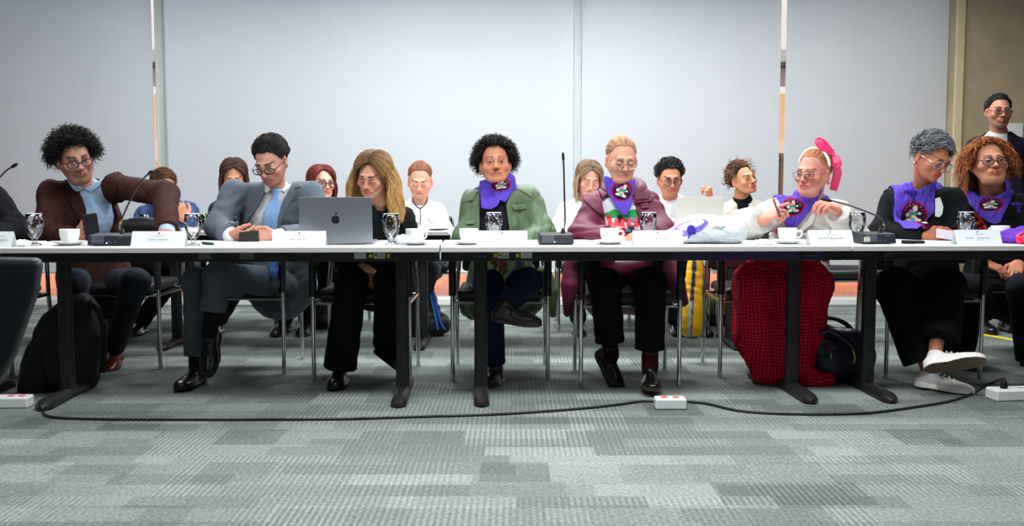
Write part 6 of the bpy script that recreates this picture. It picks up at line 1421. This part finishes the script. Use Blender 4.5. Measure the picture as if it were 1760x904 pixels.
pen(at(1329, 342, 4.96), at(1341, 374, 5.0), .0045, mat('pen_black', srgb(30, 30, 36), .3), 'dark pen with a red end in the hand of the woman in white', mat('pen_red', srgb(200, 60, 70), .4))
pen(on(1548, .13)+[0, 0, .011], on(1588, .11)+[0, 0, .009], .009, M_BLACKPL, 'thick black marker lying beside the right microphone')
pen(on(350, .22)+[0, 0, .008], on(368, .16)+[0, 0, .007], .007, mat('teal_pen', srgb(26, 66, 74), .4), 'dark teal pen lying right of the half-full goblet')
M_TIS = mat('paper_tissue', srgb(222, 226, 232), .8, bump=.2, bscale=60)
def crumple(px, v, sz, lab, seed, name='paper_napkin', cat='napkin'):
    q = on(px, v); g = Grid(q+[-sz[0]-.02, -sz[1]-.02, -.01], q+[sz[0]+.02, sz[1]+.02, sz[2]+.03], .0035); g.ell(q+[0, 0, sz[2]*.35], (sz[0], sz[1], sz[2]*.7)); g.wrinkle(.005, 80, seed, ridge=True); g.plane(q+[0, 0, .0005], (0, 0, -1)); V, F = g.surface()
    o = fast_mesh(name, V, F, M_TIS, origin=q); tag(o, lab, cat)
crumple(40, .12, (.035, .03, .03), 'crumpled white napkin at the far left before the goblet', 1); crumple(697, .15, (.045, .03, .045), 'crumpled white napkin between the goblet and the coffee cup', 2)
crumple(1310, .12, (.05, .03, .022), 'crumpled white napkin left of the cup of the woman in white', 3); crumple(1146, .30, (.05, .03, .055), 'crumpled pale napkin left of the plastic bag behind the name card', 4)
def sheet(px, v, w, d, lab, rz=0., m=None, z=0.): 
    o = MB().box((0, 0, .0012), (w, d, .002)).build('paper_sheet', m or M_PAPER); o.location = on(px, v)+[0, 0, z]; o.rotation_euler = (0, 0, rz); tag(o, lab, 'paper')
sheet(440, .12, .22, .15, 'flat white sheet in front of the grey suit', .1); sheet(660, .09, .20, .12, 'flat white sheet right of the laptop below the goblet', -.15); sheet(775, .22, .22, .14, 'flat white sheet left of the cup before the green jacket', .1); sheet(1082, .22, .16, .14, 'flat white sheet by the hands of the woman in maroon', 0); sheet(1610, .10, .22, .12, 'printed white sheet under the marker at the right', .05)
# plastic bag with a printed mark
q = on(1206, .26); M_BAG = mat('white_plastic_film', None, .35, bump=.5, bscale=35, spec=.5)
g = Grid(q+[-.24, -.17, -.005], q+[.25, .17, .18], .004)
g.ell(q+[.04, 0, .065], (.165, .11, .068), roty(.12), .03); g.ell(q+[-.06, 0, .05], (.125, .10, .052), roty(-.25), .03); g.ell(q+[.13, -.01, .052], (.075, .085, .050), None, .03); g.cone(q+[-.12, 0, .02], q+[-.20, -.02, .008], .035, .018, .02)
g.wrinkle(.006, 34, 8, ridge=True); g.wrinkle(.0022, 110, 9, ridge=True); g.plane(q+[0, 0, .001], (0, 0, -1)); V, F = g.surface(); c = const(V, (196, 206, 210))
u = (V[:, 0]-q[0]); w = V[:, 2]-q[2]
m = (((u+.075)/.085)**2+((w-.078-.30*(u+.075))/.034)**2 < 1); c[m] = srgb(118, 104, 196); m = (((u+.070)/.058)**2+((w-.092-.30*(u+.070))/.017)**2 < 1); c[m] = srgb(206, 200, 214); m = (((u+.050)/.018)**2+((w-.104)/.010)**2 < 1); c[m] = srgb(150, 206, 170)
o = fast_mesh('plastic_bag', V, F, M_BAG, c, origin=q); tag(o, 'puffed white plastic bag with a purple printed mark on the table beside the maroon parka', 'bag')
g = Grid(q+[-.13, -.16, .0], q+[-.03, -.06, .11], .003); k_ = q+[-.075, -.108, .062]; g.path([k_+[.010*math.cos(a), 0, .010*math.sin(a)+.012] for a in np.linspace(0, 6.28, 12)], .0035); g.cone(k_, k_+[-.014, -.004, -.034], .004, .003); g.cone(k_, k_+[.018, -.004, -.010], .004, .003); V, F = g.surface(); t_ = fast_mesh('bag_tie', V, F, M_CLOTH, const(V, (60, 44, 150)), parent=o, origin=q)
# purple cloth and pink rosette at the right edge
q = on(1752, .20); g = Grid(q+[-.18, -.14, -.005], q+[.25, .16, .14], .004); g.ell(q+[.02, 0, .02], (.13, .10, .042), None, .03); g.cone(q+[-.10, 0, .03], q+[.16, .03, .075], .022, .03, .03); g.wrinkle(.007, 34, 12, ridge=True); g.plane(q+[0, 0, .001], (0, 0, -1)); V, F = g.surface()
o = fast_mesh('folded_cloth', V, F, M_CLOTH, const(V, (92, 50, 160)), origin=q); tag(o, 'bunched purple cloth on the table at the right edge', 'cloth')
q = on(1757, .10, TZ); g = Grid(q+[-.06, -.05, -.004], q+[.07, .05, .08], .003); g.ell(q+[.01, 0, .028], (.045, .03, .030)); g.wrinkle(.006, 90, 2, ridge=True); g.plane(q+[0, 0, .001], (0, 0, -1)); V, F = g.surface(); o = fast_mesh('ribbon_rosette', V, F, M_RIB, const(V, (228, 30, 84)), origin=q); tag(o, 'crimson ribbon rosette in front of the purple cloth at the right edge', 'rosette')
# second-row table things
def tumbler(px, v, lab):
    r = MB().lathe([(0, 0), (.026, 0), (.034, .10), (.0325, .10), (.0245, .004), (0, .004)], n=28); o = r.build('drinking_glass', M_GLASS, smooth=True, autos=False); o.location = on2(px, v); tag(o, lab, 'glass', 'tumblers on the second-row tables')
tumbler(251, .15, 'clear tumbler on the second-row table before the boy in blue'); tumbler(348, .30, 'clear tumbler on the second-row table left of the grey suit'); tumbler(355, .12, 'smaller-looking clear tumbler on the second-row table beside the grey sleeve')
slab('smartphone', on2(754, .15)+[0, 0, .006], rotx(-math.pi/2+.0)@roty(.5), (.07, .008, .14), M_BLACKPL, 'black phone lying on the second-row table before the white blouse', 'phone')
q = on2(224, .10); r = empty('conference_microphone', q, 0, 'dark microphone base on the second-row table behind the brown blazer', 'microphone'); MB().box((0, .05, .035), (.13, .11, .065), bev=.006).build('base', M_MICB, parent=r, bevel=.004); MB().box((.02, -.007, .03), (.05, .002, .02)).build('speaker_grille', M_GRILL, parent=r)

# ---------------------------------------------------------------- things on the floor
M_CABLE = mat('black_cable', (.012, .013, .015), .5)
pts = [atf(x, y, .006) for x, y in ((112, 668), (84, 690), (74, 704), (86, 716), (160, 720), (300, 721), (450, 721), (600, 720), (720, 716), (830, 713), (950, 706), (1050, 697), (1100, 690), (1128, 690))]
o = MB().tube(spline(pts, 130), .0065, 8).build('power_cable', M_CABLE, smooth=True, origin=pts[6]); tag(o, 'long black cable on the carpet from the left table foot to the floor box', 'cable')
pts = [atf(x, y, .006) for x, y in ((1180, 690), (1215, 694), (1270, 706), (1340, 711), (1420, 712), (1500, 709), (1570, 700), (1630, 690), (1672, 676), (1690, 664), (1704, 658))]; pts.append(atf(1754, 690)+[-.062, .052, .10])
o = MB().tube(spline(pts, 110), .0065, 8).build('power_cable', M_CABLE, smooth=True, origin=pts[5]); tag(o, 'black cable on the carpet from the floor box to the right power strip', 'cable')
M_WPL = mat('white_plastic', srgb(226, 230, 230), .4, bump=.03, bscale=200); M_RED = mat('red_socket', srgb(226, 84, 76), .5)
def strip_box(px0, px1, y, lab, w, d, h, sockets, col=M_RED, rz=0.):
    q = atf((px0+px1)/2, y); r = empty('power_strip', q, rz, lab, 'power strip'); MB().box((0, d/2, h/2), (w, d, h), bev=.006).build('housing', M_WPL, parent=r, bevel=.003)
    for x in sockets: MB().lathe([(0, 0), (.016, 0), (.016, .0015), (.012, .0018), (0, .0018)], (x, d/2, h), 20).build('socket', col, parent=r)
    return r
strip_box(1128, 1180, 705, 'white floor socket box with red outlets in front of the maroon woman\'s boots', .143, .075, .052, (-.028, .026))
strip_box(-60, 47, 703, 'white power strip with red outlets at the bottom left beside the black backpack', .28, .08, .052, (.05, .10), rz=.05)
r = strip_box(1708, 1800, 690, 'white power strip with a black plug at the bottom right', .24, .10, .055, (.03,), mat('grey_socket', srgb(190, 190, 190), .5), rz=.12)
MB().lathe([(0, 0), (.017, 0), (.017, .025), (.010, .034), (.006, .045), (0, .045)], (-.055, .05, .055), 16).build('plug', M_BLACKPL, parent=r, smooth=True)
# backpacks and bags
def blob_bag(name, lo, hi, ells, m, col, lab, cat, wr=.008, wf=22, seed=1, h=.007, cut=None, paint=None):
    g = Grid(lo, hi, h)
    for e in ells: g.ell(e[0], e[1], e[2] if len(e) > 2 else None, .05)
    g.wrinkle(wr, wf, seed, ridge=True); g.plane((0, 0, .003), (0, 0, -1)); V, F = g.surface(); c = np.array([(hi[0]+lo[0])/2, (hi[1]+lo[1])/2, 0.])
    o = fast_mesh(name, V, F, m, const(V, col) if paint is None else paint(V), origin=c); tag(o, lab, cat); return o, c
b0 = atf(102, 690); X0 = lambda px, y, Y: at(px, y, Y)
o, c = blob_bag('backpack', b0+[-.30, -.10, 0], b0+[.32, .42, .62], [(X0(98, 640, 5.0), (.21, .14, .16)), (X0(118, 590, 5.02), (.17, .13, .20)), (X0(140, 560, 5.05), (.10, .11, .17)), (X0(60, 670, 4.98), (.13, .12, .08))], M_NYLON, (10, 10, 11), 'large black backpack slumped on the floor against the left table post', 'backpack', .006, 20, 21)
def strap(o, c, pts, r, col, name='strap', m=None, flat=1.):
    t_ = MB().tube(spline(pts, 30), r, 8, flat=flat).build(name, m or mat(name+'_%d%d%d' % col, srgb(*col), .7, bump=.2, bscale=200), parent=o, smooth=True, origin=c); t_.location = (0, 0, 0); return t_
strap(o, c, [X0(150, 520, 5.0), X0(172, 540, 4.98), X0(180, 590, 4.97), X0(176, 640, 4.98)], .018, (22, 24, 26), flat=.5)
strap(o, c, [X0(60, 590, 4.88), X0(74, 640, 4.85), X0(78, 680, 4.86)], .004, (4, 4, 5), 'zip')
# navy handbag
b0 = atf(1445, 662); o, c = blob_bag('handbag', b0+[-.18, -.12, 0], b0+[.26, .30, .42], [(b0+[-.05, .10, .10], (.10, .09, .12)), (b0+[.06, .10, .10], (.10, .09, .12)), (b0+[-.07, .10, .20], (.085, .07, .10)), (b0+[.05, .10, .18], (.11, .07, .10)), (b0+[.13, .10, .12], (.07, .08, .12))], mat('navy_leather', None, .35, bump=.2, bscale=60), (20, 24, 44), 'navy leather handbag on the floor beside the red skirt', 'bag', .006, 24, 31, .006)
strap(o, c, [b0+[-.12, .0, .27], b0+[-.06, -.02, .285], b0+[.02, -.03, .23], b0+[.06, -.03, .19]], .014, (26, 32, 52), 'handle', mat('navy_handle', srgb(26, 32, 52), .25)); strap(o, c, [b0+[-.12, .12, .26], b0+[-.04, .14, .33], b0+[.06, .12, .30], b0+[.11, .06, .22]], .012, (14, 16, 28), 'handle', mat('navy_handle_dark', srgb(16, 18, 30), .3))
for i, cc in enumerate(((190, 182, 170), (160, 90, 50), (190, 182, 170))): strap(o, c, [b0+[.175, .03, .135-.018*i], b0+[.19, .08, .135-.018*i]], .006, cc, 'stripe')
strap(o, c, [b0+[-.06, -.018, .17], b0+[-.058, -.02, .14]], .003, (200, 196, 180), 'buckle', M_GOLD); strap(o, c, [b0+[.045, -.035, .19], b0+[.055, -.04, .15], b0+[.05, -.04, .12]], .004, (200, 180, 120), 'buckle', M_GOLD)
# yellow bag hanging behind the parka woman's chair
g0 = at(1190, 520, 5.72); g = Grid(g0-[.12, .12, .26], g0+[.14, .12, .30], .006)
g.cone(at(1196, 452, 5.72), at(1188, 560, 5.72), .045, .072, .04, sq=((0, 1, 0), 1.0)); g.ell(at(1190, 540, 5.72), (.075, .06, .12), None, .04); g.wrinkle(.004, 26, 5, ridge=True); g.plane(at(1190, 584, 5.72), (0, 0, -1)); V, F = g.surface()
xs = (V[:, 0]-at(1188, 500, 5.72)[0]); zz = V[:, 2]; c = const(V, (240, 186, 24)); mid = .012*np.sin((zz-.4)*7); c[(np.abs(xs-mid+.004) < .011)] = srgb(30, 40, 74); c[(np.abs(xs-mid+.010) < .009) & (zz < at(0, 515, 5.72)[2])] = srgb(176, 190, 200); c[xs > .058] = srgb(110, 124, 116); c[zz < at(0, 576, 5.72)[2]] = srgb(16, 16, 18)
o = fast_mesh('tote_bag', V, F, M_NYLON, c, origin=g0); tag(o, 'yellow bag with a navy stripe hanging between the maroon parka and the red skirt', 'bag')
for dx in (-.02, .025): strap(o, g0, [at(1196, 455, 5.72)+[dx, -.02, 0], at(1197, 440, 5.71)+[dx*.6, 0, 0], at(1197, 425, 5.72)+[dx*.2, .03, 0]], .008, (40, 44, 50))
b0 = atf(1237, 560); o, c = blob_bag('backpack', b0+[-.22, -.14, 0], b0+[.24, .26, .34], [(b0+[0, .06, .14], (.13, .09, .11)), (b0+[.02, .06, .05], (.15, .11, .055))], M_NYLON, (150, 110, 40), 'ochre backpack with a black base on the floor behind the yellow bag', 'backpack', .006, 24, 41, .008, None, lambda V: np.where(V[:, 2:3] < .085, srgb(14, 14, 15), np.where(V[:, 0:1] > b0[0]+.02, srgb(206, 140, 30), srgb(120, 112, 80))))
# blue and black backpack
b0 = atf(733, 580); o, c = blob_bag('backpack', b0+[-.20, -.12, 0], b0+[.24, .30, .50], [(b0+[-.02, .08, .16], (.10, .10, .17)), (b0+[.03, .08, .08], (.13, .11, .09)), (b0+[-.03, .08, .32], (.06, .07, .12))], M_NYLON, (16, 17, 20), 'black backpack with blue piping on the floor behind the blonde woman', 'backpack', .005, 24, 51, .007)
for dx, dz in ((0, 0), (.03, -.02)): strap(o, c, [b0+[-.02+dx, -.0, .40+dz], b0+[.035+dx, -.02, .27+dz], b0+[.065+dx, -.035, .14+dz], b0+[.08+dx*1.5, -.04, .06]], .009, (38, 110, 190), 'piping')
b0 = atf(545, 566); o, c = blob_bag('backpack', b0+[-.22, -.12, 0], b0+[.20, .30, .42], [(b0+[0, .08, .13], (.12, .10, .14)), (b0+[.0, .08, .05], (.14, .11, .06))], M_NYLON, (26, 14, 22), 'dark plum bag on the floor behind the chair of the blonde woman', 'backpack', .005, 24, 61, .008)
strap(o, c, [b0+[-.08, -.01, .20], b0+[-.12, -.03, .10], b0+[-.10, -.03, .03]], .008, (12, 12, 14))
# yellow adapter and its lead by the sill
q = at(463, 526, 8.30); q[2] = .085; r = empty('cable_adapter', q*[1, 1, 0]+[0, 0, .06], .2, 'small yellow socket adapter on the floor below the blinds', 'adapter'); MB().box((0, 0, .03), (.125, .07, .062), bev=.005).build('housing', mat('yellow_plastic', srgb(214, 176, 20), .4, bump=.05, bscale=100), parent=r, bevel=.003)
for x in (-.02, .035): MB().lathe([(0, 0), (.009, 0), (.009, .002), (0, .002)], (x, -.036, .03), 14, rotx(math.pi/2)).build('socket', M_BLACKPL, parent=r)
r.location = (q[0], 8.44, .06)
pts = [np.array(at(x, y, 8.42)) for x, y in ((400, 526), (430, 524), (452, 525))]; 
for P in pts: P[2] = .068
o = MB().tube(spline(pts, 16), .005, 6).build('power_cable', M_CABLE, smooth=True, origin=pts[1]); tag(o, 'thin dark lead running to the yellow adapter below the blinds', 'cable')
# moulded grey chair in the foreground, cut by the left edge
q = at(70, 470, 3.05); r = empty('moulded_chair', (q[0]-.345, 3.12, 0), .04, 'dark grey moulded chair with its back to the left table, nearest of all the chairs', 'chair')
g = Grid((-.42, -.25, .28), (.42, .30, .88), .008)
g.box((0, .0, .56), (.34, .026, .24), None, 0, .026); X_, Y_, Z_ = g.ax[0][:, None, None], g.ax[1][None, :, None], g.ax[2][None, None, :]
V, F = g.surface(); z = V[:, 2]; V[:, 0] *= np.interp(z, [.32, .50, .70, .80], [.45, .76, .97, 1.]); V[:, 1] += -.5*V[:, 0]**2-.16*(.80-z)
M_SHELL = mat('dark_grey_shell', srgb(38, 44, 49), .5, bump=.08, bscale=80); V[:, 1] += .0; fast_mesh('backrest', V, F, M_SHELL, parent=r)
cushion((-.18, -.52, .36), (.18, -.10, .41), .022, M_SHELL, 'seat', r)
for sx in (-1, 1):
    for y0, y1 in ((-.12, -.08), (-.46, -.52)): MB().tube([(sx*.15, y0, .37), (sx*.17, y1, 0)], .011, 8).build('leg', M_CHROME, parent=r, smooth=True)
